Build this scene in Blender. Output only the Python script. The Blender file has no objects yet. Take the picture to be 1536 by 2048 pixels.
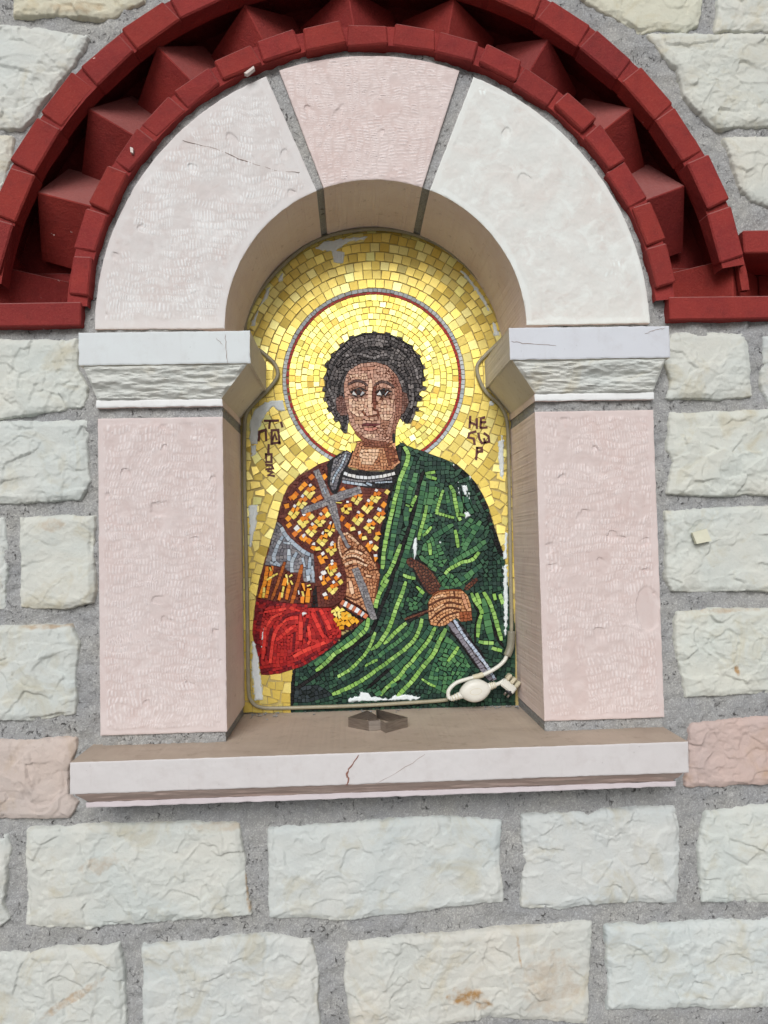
import bpy, math, random
import numpy as np
from mathutils import Matrix, Vector

rng = np.random.default_rng(7)
random.seed(7)
C = bpy.context.scene.collection
sc = bpy.context.scene

# ------------------------------------------------------------------ camera, sky, sun, exposure
FOC = 1537.0                                  # focal length in photograph pixels (1536 x 2048 frame)
YAW, PITCH, ROLL = [math.radians(a) for a in (-2.36, 2.25, -1.30)]
CAMZ = 1.5
_cy, _sy, _cp, _sp, _cr, _sr = math.cos(YAW), math.sin(YAW), math.cos(PITCH), math.sin(PITCH), math.cos(ROLL), math.sin(ROLL)
FW = np.array([-_sy * _cp, _cy * _cp, _sp]); _r = np.array([_cy, _sy, 0.0]); _u = np.cross(_r, FW)
RT = _cr * _r + _sr * _u; UP = -_sr * _r + _cr * _u
cam = bpy.data.cameras.new('camera'); camo = bpy.data.objects.new('camera', cam); C.objects.link(camo)
m = Matrix.Identity(4)
for i in range(3):
    m[i][0], m[i][1], m[i][2] = RT[i], UP[i], -FW[i]
m[0][3], m[1][3], m[2][3] = 0.0, -1.0, CAMZ
camo.matrix_world = m
cam.sensor_fit = 'VERTICAL'; cam.sensor_height = 24.0; cam.lens = 24.0 * FOC / 2048.0
cam.clip_start = 0.05; cam.clip_end = 2000.0
sc.camera = camo

SUN_EL, SUN_AZ = math.radians(31), math.radians(-9)     # azimuth seen from the wall: 0 straight in front, minus = from the left
wd = bpy.data.worlds.new('World'); sc.world = wd; wd.use_nodes = True
nt = wd.node_tree; bg = nt.nodes['Background']
sky = nt.nodes.new('ShaderNodeTexSky'); sky.sky_type = 'NISHITA'; sky.sun_disc = False
sky.sun_elevation = SUN_EL; sky.sun_rotation = math.pi - SUN_AZ
sky.air_density = 1.0; sky.dust_density = 4.0; sky.ozone_density = 1.0
grey = nt.nodes.new('ShaderNodeHueSaturation'); grey.inputs['Saturation'].default_value = 0.3      # thin overcast: the sky is paler than clear blue
nt.links.new(sky.outputs[0], grey.inputs['Color']); nt.links.new(grey.outputs[0], bg.inputs[0]); bg.inputs[1].default_value = 0.075
sl = bpy.data.lights.new('sun', 'SUN'); sl.energy = 2.3; sl.angle = math.radians(32); sl.color = (0.985, 0.99, 1.0)
so = bpy.data.objects.new('sun', sl); C.objects.link(so)
_d = Vector((math.sin(SUN_AZ) * math.cos(SUN_EL), -math.cos(SUN_AZ) * math.cos(SUN_EL), math.sin(SUN_EL)))
so.rotation_euler = _d.to_track_quat('Z', 'Y').to_euler(); so.location = (0, -3, 4)
sc.view_settings.view_transform = 'Standard'; sc.view_settings.look = 'None'
sc.view_settings.gamma = 1.0; sc.view_settings.use_curve_mapping = False
sc.view_settings.exposure = -0.20

sc.cycles.max_bounces = 5; sc.cycles.diffuse_bounces = 3; sc.cycles.glossy_bounces = 2

# ------------------------------------------------------------------ helpers
D = 0.157                                     # depth of the niche behind the wall face
def ray(px, py):
    return RT * ((px - 768.0) / FOC) + UP * ((1024.0 - py) / FOC) + FW
def W(px, py, y=0.0):
    """the wall point (x, z) of the plane at depth y that a photograph point lies on"""
    d = ray(px, py); t = (1.0 + y) / d[1]
    return np.array([d[0] * t, CAMZ + d[2] * t])
def WZ(px, py, z):
    d = ray(px, py); t = (z - CAMZ) / d[2]
    return np.array([d[0] * t, -1.0 + d[1] * t, z])
def lin(c):
    c = np.asarray(c, float) / 255.0
    return np.where(c <= 0.04045, c / 12.92, ((c + 0.055) / 1.055) ** 2.4)

def hsh(ix, iy, s):
    n = (ix.astype(np.int64) * 374761393 + iy.astype(np.int64) * 668265263 + int(s) * 974634777) & 0xFFFFFFFF
    n = ((n ^ (n >> 13)) * 1274126177) & 0xFFFFFFFF
    return ((n ^ (n >> 16)) & 0xFFFF) / 65535.0
def vnoise(x, y, s=0):
    x = np.asarray(x, float); y = np.asarray(y, float)
    ix = np.floor(x); iy = np.floor(y); fx = x - ix; fy = y - iy
    fx = fx * fx * fx * (fx * (fx * 6 - 15) + 10); fy = fy * fy * fy * (fy * (fy * 6 - 15) + 10)
    a = hsh(ix, iy, s); b = hsh(ix + 1, iy, s); c = hsh(ix, iy + 1, s); d = hsh(ix + 1, iy + 1, s)
    return (a + (b - a) * fx) * (1 - fy) + (c + (d - c) * fx) * fy - 0.5
def fbm(x, y, s=0, o=4):
    t = 0.0; a = 1.0; f = 1.0
    for k in range(o):
        t = t + a * vnoise(x * f + 17.3 * k, y * f - 9.1 * k, s + k * 13); a *= 0.5; f *= 2.03
    return t
def sdf(P, poly):
    """signed distance to a polygon, positive inside"""
    poly = np.asarray(poly, float); n = len(poly)
    d2 = np.full(len(P), 1e18); ins = np.zeros(len(P), bool)
    for i in range(n):
        a = poly[i]; b = poly[(i + 1) % n]; e = b - a; w = P - a
        t = np.clip((w @ e) / max(e @ e, 1e-18), 0, 1)
        q = w - t[:, None] * e
        d2 = np.minimum(d2, (q ** 2).sum(1))
        c = (a[1] > P[:, 1]) != (b[1] > P[:, 1])
        if abs(e[1]) > 1e-15:
            ins ^= c & (P[:, 0] < a[0] + (P[:, 1] - a[1]) / e[1] * e[0])
    return np.where(ins, 1, -1) * np.sqrt(d2)
def sstep(a, b, x):
    t = np.clip((x - a) / (b - a), 0, 1); return t * t * (3 - 2 * t)

def mesh_obj(name, V, F, mat=None, parent=None, smooth=False, mats=None, midx=None):
    me = bpy.data.meshes.new(name); me.from_pydata([tuple(map(float, v)) for v in V], [], [tuple(map(int, f)) for f in F])
    for mm in (mats or ([mat] if mat else [])): me.materials.append(mm)
    if midx is not None: me.polygons.foreach_set('material_index', np.asarray(midx, np.int32))
    if smooth: me.polygons.foreach_set('use_smooth', np.ones(len(me.polygons), bool))
    me.update()
    o = bpy.data.objects.new(name, me); C.objects.link(o)
    if parent: o.parent = parent
    return o
def grid_obj(name, V, quads, mat, parent=None, smooth=True, mats=None, midx=None):
    """fast path for big quad meshes from numpy arrays"""
    V = np.asarray(V, np.float32); quads = np.asarray(quads, np.int32)
    me = bpy.data.meshes.new(name); me.vertices.add(len(V)); me.vertices.foreach_set('co', V.ravel())
    me.loops.add(quads.size); me.loops.foreach_set('vertex_index', quads.ravel())
    me.polygons.add(len(quads)); me.polygons.foreach_set('loop_start', np.arange(0, quads.size, 4, dtype=np.int32))
    for mm in (mats or [mat]): me.materials.append(mm)
    if midx is not None: me.polygons.foreach_set('material_index', np.asarray(midx, np.int32))
    me.polygons.foreach_set('use_smooth', np.full(len(quads), smooth))
    me.update(calc_edges=True); me.validate()
    o = bpy.data.objects.new(name, me); C.objects.link(o)
    if parent: o.parent = parent
    return o
def thing(name, label, cat, group=None, loc=(0, 0, 0)):
    o = bpy.data.objects.new(name, None); C.objects.link(o); o.location = loc; o.empty_display_size = 0.05
    return tag(o, label, cat, group)
def tag(o, label, cat, group=None):
    o['label'] = label; o['category'] = cat
    if group: o['group'] = group
    return o

STAINS = [(W(930, 1988), 0.026, 0.014, 0.1, 0.95), (W(965, 2000), 0.014, 0.010, 0.0, 0.8), (W(498, 1775), 0.004, 0.035, 0.05, 0.9), (W(150, 1990), 0.05, 0.006, 0.5, 0.55), (W(205, 1725), 0.030, 0.012, 0.25, 0.35), (W(1470, 1340), 0.004, 0.008, 0.3, 0.9),
          (W(1100, 1960), 0.045, 0.045, 0.0, 0.28), (W(110, 1050), 0.02, 0.01, 0.0, 0.35), (W(1036, 1900), 0.002, 0.03, 0.1, 0.8), (W(450, 1650), 0.06, 0.006, 0.0, 0.3), (W(100, 1252), 0.04, 0.004, 0.0, 0.6), (W(1450, 1220), 0.05, 0.004, 0.0, 0.5), (W(150, 20), 0.05, 0.008, 0.0, 0.4)]
def heightfield(name, poly, sp, hfun, mat, parent, margin=0.004, base=0.0, color=None):
    """a block face: grid over the polygon; y = base - h(x, z, d), dropping behind the mortar outside its outline"""
    poly = np.asarray(poly); lo = poly.min(0) - margin - sp; hi = poly.max(0) + margin + sp
    nx = int((hi[0] - lo[0]) / sp) + 2; nz = int((hi[1] - lo[1]) / sp) + 2
    X, Z = np.meshgrid(lo[0] + np.arange(nx) * sp, lo[1] + np.arange(nz) * sp)
    P = np.c_[X.ravel(), Z.ravel()]; d = sdf(P, poly)
    h = hfun(P[:, 0], P[:, 1], d)
    keep = (d > -margin - sp).reshape(nz, nx)
    k4 = keep[:-1, :-1] & keep[1:, :-1] & keep[:-1, 1:] & keep[1:, 1:]
    idx = np.arange(nz * nx).reshape(nz, nx)
    q = np.stack([idx[:-1, :-1][k4], idx[:-1, 1:][k4], idx[1:, 1:][k4], idx[1:, :-1][k4]], 1)
    used = np.unique(q); rem = np.full(nz * nx, -1); rem[used] = np.arange(len(used))
    V = np.c_[P[:, 0], base - h, P[:, 1]][used]
    o = grid_obj(name, V, rem[q], mat, parent)
    st_v = np.zeros(len(used))
    for c_, rx, rz, an_, k_ in STAINS:
        dx, dz = P[used, 0] - c_[0], P[used, 1] - c_[1]; uu, vv = dx * math.cos(an_) + dz * math.sin(an_), -dx * math.sin(an_) + dz * math.cos(an_)
        if np.abs(uu).min() < rx and np.abs(vv).min() < rz:
            st_v = np.maximum(st_v, k_ * sstep(1.0, 0.55, np.hypot(uu / rx, vv / rz) + 0.5 * fbm(P[used, 0] * 120, P[used, 1] * 120, 5, 3)))
    if st_v.max() > 0:
        at = o.data.attributes.new('Stain', 'FLOAT', 'POINT'); at.data.foreach_set('value', st_v.astype(np.float32))
    if color is not None: o.color = (*color, 1)
    return o

def face_block(name, pfun, nu, nv, hfun, yf, yb, mats, parent, edge_j=0.0006, seed=0, color=None):
    """a dressed block: displaced front face over pfun(u, v) -> (x, z), with a skirt running back to yb"""
    u, v = np.meshgrid(np.linspace(0, 1, nu), np.linspace(0, 1, nv))
    P = pfun(u.ravel(), v.ravel())
    if edge_j:
        P = P + np.c_[fbm(P[:, 0] * 90, P[:, 1] * 90, seed + 5, 3), fbm(P[:, 0] * 90, P[:, 1] * 90, seed + 9, 3)] * edge_j * 2
    n_ = nu * nv
    # distance to the border, in metres along the grid
    G = P.reshape(nv, nu, 2)
    w = np.linalg.norm(G[:, -1] - G[:, 0], axis=1)[:, None]; hh = np.linalg.norm(G[-1] - G[0], axis=1)[None, :]
    uu = u; vv = v
    d = np.minimum(np.minimum(uu, 1 - uu) * w, np.minimum(vv, 1 - vv) * hh).ravel()
    hh_ = hfun(P[:, 0], P[:, 1], d); tool = np.zeros(n_)
    if isinstance(hh_, tuple): hh_, tool = hh_
    y = yf - hh_ + np.maximum(0, 0.0010 - d) * (0.7 + 0.8 * vnoise(P[:, 0] * 150, P[:, 1] * 150, seed))
    V = np.c_[P[:, 0], y, P[:, 1]]
    idx = np.arange(n_).reshape(nv, nu)
    q = np.stack([idx[:-1, :-1], idx[:-1, 1:], idx[1:, 1:], idx[1:, :-1]], -1).reshape(-1, 4)
    loop = np.r_[idx[0, :-1], idx[:-1, -1], idx[-1, :0:-1], idx[:0:-1, 0]]
    ys = [yf + 0.004, yf + (yb - yf) * 0.33, yf + (yb - yf) * 0.66, yb]
    layers = [loop]; Vs = [V]; off = n_
    for k, yy in enumerate(ys):
        R = V[loop].copy(); R[:, 1] = yy
        if 0 < k < 3: R[:, [0, 2]] += rng.normal(0, 0.00025, (len(loop), 2))
        Vs.append(R); layers.append(np.arange(off, off + len(loop))); off += len(loop)
    qs = [q]; mi = [np.zeros(len(q), int)]
    for a, b in zip(layers[:-1], layers[1:]):
        s = np.stack([a, b, np.roll(b, -1), np.roll(a, -1)], 1); qs.append(s); mi.append(np.ones(len(s), int))
    o = grid_obj(name, np.vstack(Vs), np.vstack(qs), None, parent, True, mats, np.concatenate(mi))
    at = o.data.attributes.new('Tool', 'FLOAT', 'POINT'); at.data.foreach_set('value', np.r_[tool, np.zeros(len(o.data.vertices) - n_)].astype(np.float32))
    try:
        o.data.set_sharp_from_angle(angle=math.radians(38))
    except Exception: pass
    if color is not None: o.color = (*color, 1)
    return o

def cham_box(name, size, mat, parent, loc, axes, ch=0.002, jit=0.0006):
    """a chamfered box of the given size; axes = three unit vectors; corners a little uneven"""
    sx, sy, sz = [s / 2 for s in size]; V = []; F = []
    corner = {}
    for a in (-1, 1):
        for b in (-1, 1):
            for c in (-1, 1):
                base = np.array([a * sx, b * sy, c * sz]) + rng.normal(0, jit, 3)
                k = len(V)
                V += [base - np.array([0, b * ch, c * ch]), base - np.array([a * ch, 0, c * ch]), base - np.array([a * ch, b * ch, 0])]
                corner[(a, b, c)] = k; F.append((k, k + 1, k + 2) if a * b * c > 0 else (k, k + 2, k + 1))
    cc = corner
    for s in (-1, 1):
        f = [cc[(s, -1, -1)], cc[(s, 1, -1)], cc[(s, 1, 1)], cc[(s, -1, 1)]]; F.append(f if s > 0 else f[::-1])
        f = [cc[(-1, s, -1)] + 1, cc[(-1, s, 1)] + 1, cc[(1, s, 1)] + 1, cc[(1, s, -1)] + 1]; F.append(f if s > 0 else f[::-1])
        f = [cc[(-1, -1, s)] + 2, cc[(1, -1, s)] + 2, cc[(1, 1, s)] + 2, cc[(-1, 1, s)] + 2]; F.append(f if s > 0 else f[::-1])
    for p in (-1, 1):
        for q in (-1, 1):
            A, B = cc[(p, q, -1)], cc[(p, q, 1)]; F.append((A, A + 1, B + 1, B) if p * q < 0 else (A, B, B + 1, A + 1))
            A, B = cc[(p, -1, q)], cc[(p, 1, q)]; F.append((A, B, B + 2, A + 2) if p * q < 0 else (A, A + 2, B + 2, B))
            A, B = cc[(-1, p, q)], cc[(1, p, q)]; F.append((A + 1, A + 2, B + 2, B + 1) if p * q < 0 else (A + 1, B + 1, B + 2, A + 2))
    M = np.array(axes)
    V = np.array(V) @ M + np.array(loc)
    return mesh_obj(name, V, F, mat, parent)

def tube(name, pts, r, mat, parent, n=10, caps=True, closed=False, rfun=None):
    pts = np.array(pts, float); k = len(pts); V = []; F = []
    T = np.gradient(pts, axis=0); T /= np.linalg.norm(T, axis=1)[:, None]
    nrm = np.array([0, 0, 1.0]) if abs(T[0][2]) < 0.9 else np.array([1.0, 0, 0])
    for i in range(k):
        nrm = nrm - T[i] * (nrm @ T[i]); nrm /= np.linalg.norm(nrm); b = np.cross(T[i], nrm)
        ri = r if rfun is None else rfun(i / (k - 1))
        for j in range(n):
            a = 2 * math.pi * j / n; V.append(pts[i] + ri * (math.cos(a) * nrm + math.sin(a) * b))
    for i in range(k - 1):
        for j in range(n):
            F.append((i * n + j, i * n + (j + 1) % n, (i + 1) * n + (j + 1) % n, (i + 1) * n + j))
    if caps: F.append(tuple(range(n - 1, -1, -1))); F.append(tuple((k - 1) * n + j for j in range(n)))
    return mesh_obj(name, V, F, mat, parent, smooth=True)
def smooth_path(P, n=8):
    P = np.array(P, float); out = []
    for i in range(len(P) - 1):
        p0 = P[max(i - 1, 0)]; p1 = P[i]; p2 = P[i + 1]; p3 = P[min(i + 2, len(P) - 1)]
        for t in np.linspace(0, 1, n, endpoint=False):
            out.append(0.5 * (2 * p1 + (p2 - p0) * t + (2 * p0 - 5 * p1 + 4 * p2 - p3) * t ** 2 + (3 * p1 - p0 - 3 * p2 + p3) * t ** 3))
    out.append(P[-1]); return np.array(out)

# ------------------------------------------------------------------ materials
class NM:
    def __init__(s, name, rough=0.8, spec=0.3):
        s.m = bpy.data.materials.new(name); s.m.use_nodes = True; s.t = s.m.node_tree; s.b = s.t.nodes['Principled BSDF']
        s.b.inputs['Roughness'].default_value = rough; s.b.inputs['Specular IOR Level'].default_value = spec
        s.geo = s.n('ShaderNodeNewGeometry'); s.pos = s.geo.outputs['Position']
    def n(s, t, **k):
        x = s.t.nodes.new(t)
        for a, v in k.items(): setattr(x, a, v)
        return x
    def l(s, a, b): s.t.links.new(a, b)
    def noise(s, scale, det=4, rough=0.55, vec=None, dist=0.0):
        x = s.n('ShaderNodeTexNoise'); x.inputs['Scale'].default_value = scale; x.inputs['Detail'].default_value = det
        x.inputs['Roughness'].default_value = rough; x.inputs['Distortion'].default_value = dist
        s.l(vec or s.pos, x.inputs['Vector']); return x.outputs['Fac']
    def scaled(s, v):
        x = s.n('ShaderNodeVectorMath', operation='MULTIPLY'); s.l(s.pos, x.inputs[0]); x.inputs[1].default_value = v; return x.outputs[0]
    def ramp(s, fac, a, b, ca=(0, 0, 0, 1), cb=(1, 1, 1, 1)):
        x = s.n('ShaderNodeValToRGB'); e = x.color_ramp.elements
        e[0].position = a; e[1].position = b; e[0].color = ca; e[1].color = cb
        s.l(fac, x.inputs[0]); return x.outputs[0]
    def mix(s, fac, a, b, bt='MIX'):
        x = s.n('ShaderNodeMix', data_type='RGBA', blend_type=bt)
        for i, v in ((0, fac), (6, a), (7, b)):
            if hasattr(v, 'is_output'): s.l(v, x.inputs[i])
            elif i == 0: x.inputs[0].default_value = v
            else: x.inputs[i].default_value = (*v[:3], 1)
        return x.outputs[2]
    def math(s, op, a, b=0.0):
        x = s.n('ShaderNodeMath', operation=op)
        for i, v in ((0, a), (1, b)):
            if hasattr(v, 'is_output'): s.l(v, x.inputs[i])
            else: x.inputs[i].default_value = v
        return x.outputs[0]
    def col(s, c):
        if hasattr(c, 'is_output'): s.l(c, s.b.inputs['Base Color'])
        else: s.b.inputs['Base Color'].default_value = (*c[:3], 1)
    def bump(s, *hs):
        prev = None
        for h, st, dist in hs:
            b = s.n('ShaderNodeBump'); b.inputs['Strength'].default_value = st; b.inputs['Distance'].default_value = dist
            s.l(h, b.inputs['Height'])
            if prev: s.l(prev, b.inputs['Normal'])
            prev = b.outputs[0]
        s.l(prev, s.b.inputs['Normal'])
    def objcol(s): return s.n('ShaderNodeObjectInfo').outputs['Color']
    def attr(s, name):
        x = s.n('ShaderNodeAttribute'); x.attribute_name = name; return x

def mat_limestone(name, stain=(200, 184, 146), amt=0.62):
    k = NM(name, 0.85, 0.25)
    big = k.noise(9, 4, 0.6, dist=0.6); med = k.noise(38, 5, 0.65); fine = k.noise(420, 4, 0.7)
    c = k.mix(k.ramp(big, 0.36, 0.66), (1.0, 0.985, 0.95), (0.90, 0.94, 0.95))
    c = k.mix(k.math('MULTIPLY', k.ramp(k.noise(15, 5, 0.62, dist=1.2), 0.52, 0.74), amt), c, lin(stain) / lin((228, 226, 218)))
    c = k.mix(k.math('MULTIPLY', k.ramp(med, 0.35, 0.75), 0.22), c, (0.74, 0.74, 0.74))
    spots = k.ramp(k.noise(160, 3, 0.6), 0.70, 0.78)
    c = k.mix(k.math('MULTIPLY', spots, 0.18), c, (0.45, 0.42, 0.38))
    c = k.mix(1.0, k.objcol(), c, 'MULTIPLY')
    k.col(k.mix(k.math('MULTIPLY', k.attr('Stain').outputs['Fac'], k.ramp(k.noise(90, 4, 0.6), 0.3, 0.6)), c, lin((166, 128, 78))))
    k.bump((k.noise(70, 5, 0.68), 0.45, 0.0035), (k.noise(260, 4, 0.7), 0.5, 0.0013))
    return k.m
M_STONE = mat_limestone('rock faced limestone')

def mat_tooled(name, side=False):
    k = NM(name, 0.82, 0.25)
    big = k.noise(13, 5, 0.62, dist=0.8); med = k.noise(60, 4, 0.6); fine = k.noise(500, 3, 0.7)
    c = k.mix(k.math('MULTIPLY', k.ramp(big, 0.42, 0.66), 0.55), (0.93, 0.915, 0.91), (0.89, 0.80, 0.775))
    c = k.mix(k.math('MULTIPLY', k.ramp(med, 0.45, 0.75), 0.25), c, (0.84, 0.80, 0.78))
    c = k.mix(k.math('MULTIPLY', k.ramp(k.noise(210, 3, 0.6), 0.68, 0.76), 0.2), c, (0.5, 0.42, 0.38))
    c = k.mix(k.math('MULTIPLY', k.ramp(k.noise(30, 5, 0.65, dist=1.0), 0.50, 0.66), 0.7), c, (1.03, 1.04, 1.04))
    c = k.mix(k.math('MULTIPLY', k.ramp(k.noise(22, 6, 0.7, dist=1.5), 0.56, 0.70), 0.5), c, (0.80, 0.68, 0.65))
    c = k.mix(k.math('MULTIPLY', k.attr('Tool').outputs['Fac'], 0.95), c, (1.15, 1.20, 1.22))
    k.col(k.mix(1.0, k.objcol(), c, 'MULTIPLY'))
    k.bump((med, 0.18, 0.002), (k.noise(170, 4, 0.7), 0.22, 0.0010), (fine, 0.2, 0.0004))
    return k.m
M_TOOL = mat_tooled('tooled pink limestone')

def mat_sawn(nm, c1, c2, c3):
    k = NM(nm, 0.8, 0.2)
    streak = k.noise(1.0, 5, 0.65, vec=k.scaled((240, 240, 40)), dist=0.4); big = k.noise(16, 4, 0.6, dist=0.5)
    c = k.mix(k.ramp(big, 0.35, 0.7), lin(c1), lin(c2))
    c = k.mix(k.math('MULTIPLY', k.ramp(streak, 0.5, 0.72), 0.5), c, lin(c3))
    c = k.mix(k.math('MULTIPLY', k.ramp(k.noise(90, 5, 0.7), 0.60, 0.72), 0.45), c, lin((142, 120, 106)))
    k.col(c); k.bump((streak, 0.3, 0.0012), (k.noise(300, 3, 0.7), 0.2, 0.0005)); return k.m
M_SAWN = mat_sawn('sawn reveal stone', (238, 222, 216), (228, 208, 202), (240, 231, 225))
M_SAWN2 = mat_sawn('sawn capital stone', (226, 219, 206), (216, 208, 194), (230, 225, 216))

def mat_smooth():
    k = NM('smooth dressed marble', 0.6, 0.35)
    big = k.noise(8, 5, 0.6, dist=0.7)
    c = k.mix(k.math('MULTIPLY', k.ramp(big, 0.4, 0.7), 0.6), (1, 1, 1), (0.93, 0.90, 0.90))
    c = k.mix(k.math('MULTIPLY', k.ramp(k.noise(40, 6, 0.7), 0.52, 0.72), 0.4), c, (0.80, 0.76, 0.74))
    c = k.mix(k.math('MULTIPLY', k.ramp(k.noise(1, 4, 0.7, vec=k.scaled((120, 40, 16))), 0.58, 0.75), 0.22), c, (0.76, 0.72, 0.68))
    c = k.mix(k.math('MULTIPLY', k.ramp(k.noise(260, 2, 0.5), 0.72, 0.78), 0.3), c, (0.4, 0.38, 0.36))
    k.col(k.mix(1.0, k.objcol(), c, 'MULTIPLY'))
    k.bump((k.noise(70, 5, 0.6), 0.10, 0.001), (k.noise(500, 3, 0.6), 0.12, 0.0003)); return k.m
M_SMOOTH = mat_smooth()

def mat_sill_top():
    k = NM('dusty sill stone', 0.85, 0.2)
    c = k.mix(k.ramp(k.noise(14, 5, 0.6, dist=0.6), 0.35, 0.7), lin((192, 177, 162)), lin((176, 160, 146)))
    c = k.mix(k.math('MULTIPLY', k.ramp(k.noise(48, 6, 0.7), 0.55, 0.72), 0.4), c, lin((126, 112, 98)))
    c = k.mix(k.math('MULTIPLY', k.ramp(k.noise(1, 4, 0.6, vec=k.scaled((10, 70, 70))), 0.55, 0.75), 0.35), c, lin((196, 180, 160)))
    k.col(c); k.bump((k.noise(160, 4, 0.65), 0.15, 0.0008)); return k.m
M_SILL = mat_sill_top()

def mat_mortar():
    k = NM('grey cement mortar', 0.95, 0.15)
    big = k.noise(14, 3, 0.6); med = k.noise(75, 5, 0.7); fine = k.noise(430, 3, 0.75)
    c = k.mix(k.ramp(big, 0.35, 0.68), lin((176, 178, 181)), lin((194, 193, 188)))
    c = k.mix(k.math('MULTIPLY', k.ramp(med, 0.40, 0.70), 0.5), c, lin((156, 157, 158)))
    c = k.mix(k.math('MULTIPLY', k.ramp(fine, 0.55, 0.72), 0.5), c, lin((214, 213, 208)))
    c = k.mix(k.math('MULTIPLY', k.ramp(fine, 0.45, 0.30), 0.5), c, lin((130, 130, 130)))
    pits = k.math('MULTIPLY', k.ramp(k.noise(150, 4, 0.68, dist=1.0), 0.60, 0.66), k.ramp(k.noise(24, 2, 0.5), 0.42, 0.56))
    c = k.mix(k.math('MULTIPLY', pits, 0.8), c, lin((62, 58, 56)))
    k.col(c)
    k.bump((k.math('ADD', med, k.math('MULTIPLY', pits, -0.5)), 0.85, 0.006), (fine, 0.8, 0.0018)); return k.m
M_MORTAR = mat_mortar()

def mat_red():
    k = NM('dark red painted brick', 0.7, 0.15)
    c = k.mix(k.ramp(k.noise(30, 4, 0.6), 0.35, 0.7), lin((150, 56, 52)), lin((132, 48, 49)))
    rnd = k.n('ShaderNodeObjectInfo').outputs['Random']
    c = k.mix(k.math('MULTIPLY', k.ramp(rnd, 0.1, 0.9), 0.45), c, lin((144, 54, 44)))
    c = k.mix(k.math('MULTIPLY', k.ramp(k.math('FRACT', k.math('MULTIPLY', rnd, 7.3)), 0.4, 1.0), 0.5), c, lin((118, 44, 46)))
    c = k.mix(k.math('MULTIPLY', k.ramp(k.noise(420, 3, 0.7), 0.5, 0.72), 0.35), c, lin((156, 80, 70)))
    c = k.mix(k.math('MULTIPLY', k.ramp(k.noise(55, 4, 0.7), 0.52, 0.75), 0.4), c, lin((104, 44, 44)))
    up = k.n('ShaderNodeSeparateXYZ'); k.l(k.geo.outputs['Normal'], up.inputs[0])
    dust = k.math('MULTIPLY', k.ramp(up.outputs['Z'], 0.25, 0.7), k.math('ADD', k.math('MULTIPLY', k.noise(240, 4, 0.7), 0.5), 0.25))
    c = k.mix(dust, c, lin((168, 122, 118)))
    chips = k.math('MULTIPLY', k.ramp(k.noise(85, 3, 0.6, dist=0.6), 0.735, 0.75), k.ramp(k.noise(9, 2, 0.5), 0.55, 0.6))
    c = k.mix(chips, c, lin((214, 190, 184)))
    k.col(c); k.bump((k.noise(60, 4, 0.6), 0.45, 0.003), (k.noise(330, 4, 0.75), 0.9, 0.0018)); return k.m
M_RED = mat_red()

def mat_plain(name, c, rough=0.5, metal=0.0, spec=0.4, var=0.0, vs=60, bump=0.0, bs=200):
    k = NM(name, rough, spec); k.b.inputs['Metallic'].default_value = metal; c = lin(c)
    if var: k.col(k.mix(k.math('MULTIPLY', k.ramp(k.noise(vs, 4, 0.65), 0.35, 0.75), var), c, c * 0.45))
    else: k.col(c)
    if bump: k.bump((k.noise(bs, 4, 0.65), bump, 0.0008))
    return k.m
M_TUBE = mat_plain('aged clear tubing', (160, 153, 130), 0.4, var=0.4, vs=60, bump=0.15)
M_SLEEVE = mat_plain('grey shrink sleeve', (140, 136, 120), 0.4, var=0.3)
M_CREAM = mat_plain('cream plastic', (222, 221, 212), 0.38, var=0.18, vs=40)
M_CREAM2 = mat_plain('aged cream plastic', (205, 197, 172), 0.42, var=0.25, vs=60)
M_DARK = mat_plain('dark rubber', (44, 44, 48), 0.35)
M_SIL = mat_plain('white silicone sealant', (228, 236, 238), 0.45, var=0.10, vs=120, bump=0.4, bs=350)
M_PAPER = mat_plain('yellowed paper', (214, 213, 192), 0.8, var=0.15, vs=160)
M_CRACK = mat_plain('dark crack', (150, 130, 122), 0.9)
def mat_steel():
    k = NM('brushed steel strip', 0.5, 0.5); k.b.inputs['Metallic'].default_value = 1.0
    st = k.noise(1, 4, 0.6, vec=k.scaled((60, 60, 900)))
    k.col(k.mix(k.ramp(st, 0.35, 0.7), lin((186, 178, 170)), lin((150, 142, 136)))); k.bump((st, 0.12, 0.0004)); return k.m
M_STEEL = mat_steel()
def mat_tess(name, metal, rough):
    k = NM(name, rough, 0.22); a = k.attr('Col')
    c = k.mix(k.math('MULTIPLY', k.ramp(k.noise(300, 3, 0.6), 0.4, 0.75), 0.22), a.outputs['Color'], (0.55, 0.55, 0.55), 'MULTIPLY')
    k.col(c); k.b.inputs['Metallic'].default_value = metal
    k.bump((k.noise(220, 3, 0.6), 0.12, 0.0012)); return k.m
M_GLASS = mat_tess('smalti glass tile', 0.0, 0.45)
M_GOLD = mat_tess('gold leaf glass tile', 0.40, 0.36)
def mat_grout():
    k = NM('mosaic grout', 0.95, 0.1); k.col(k.mix(k.math('MULTIPLY', k.noise(400, 4, 0.7), 0.35), k.attr('Col').outputs['Color'], (0.6, 0.6, 0.6), 'MULTIPLY'))
    k.bump((k.noise(500, 3, 0.7), 0.3, 0.0006)); return k.m
M_GROUT = mat_grout()
def mat_ground():
    k = NM('pale paving', 0.9, 0.2); k.col(k.mix(k.noise(3, 4, 0.6), lin((138, 137, 135)), lin((154, 153, 150)))); return k.m
M_GROUND = mat_ground()
M_SKYSHADE = mat_plain('added sky shade brown', (150, 128, 106), 0.8, var=0.3, vs=8)

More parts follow.
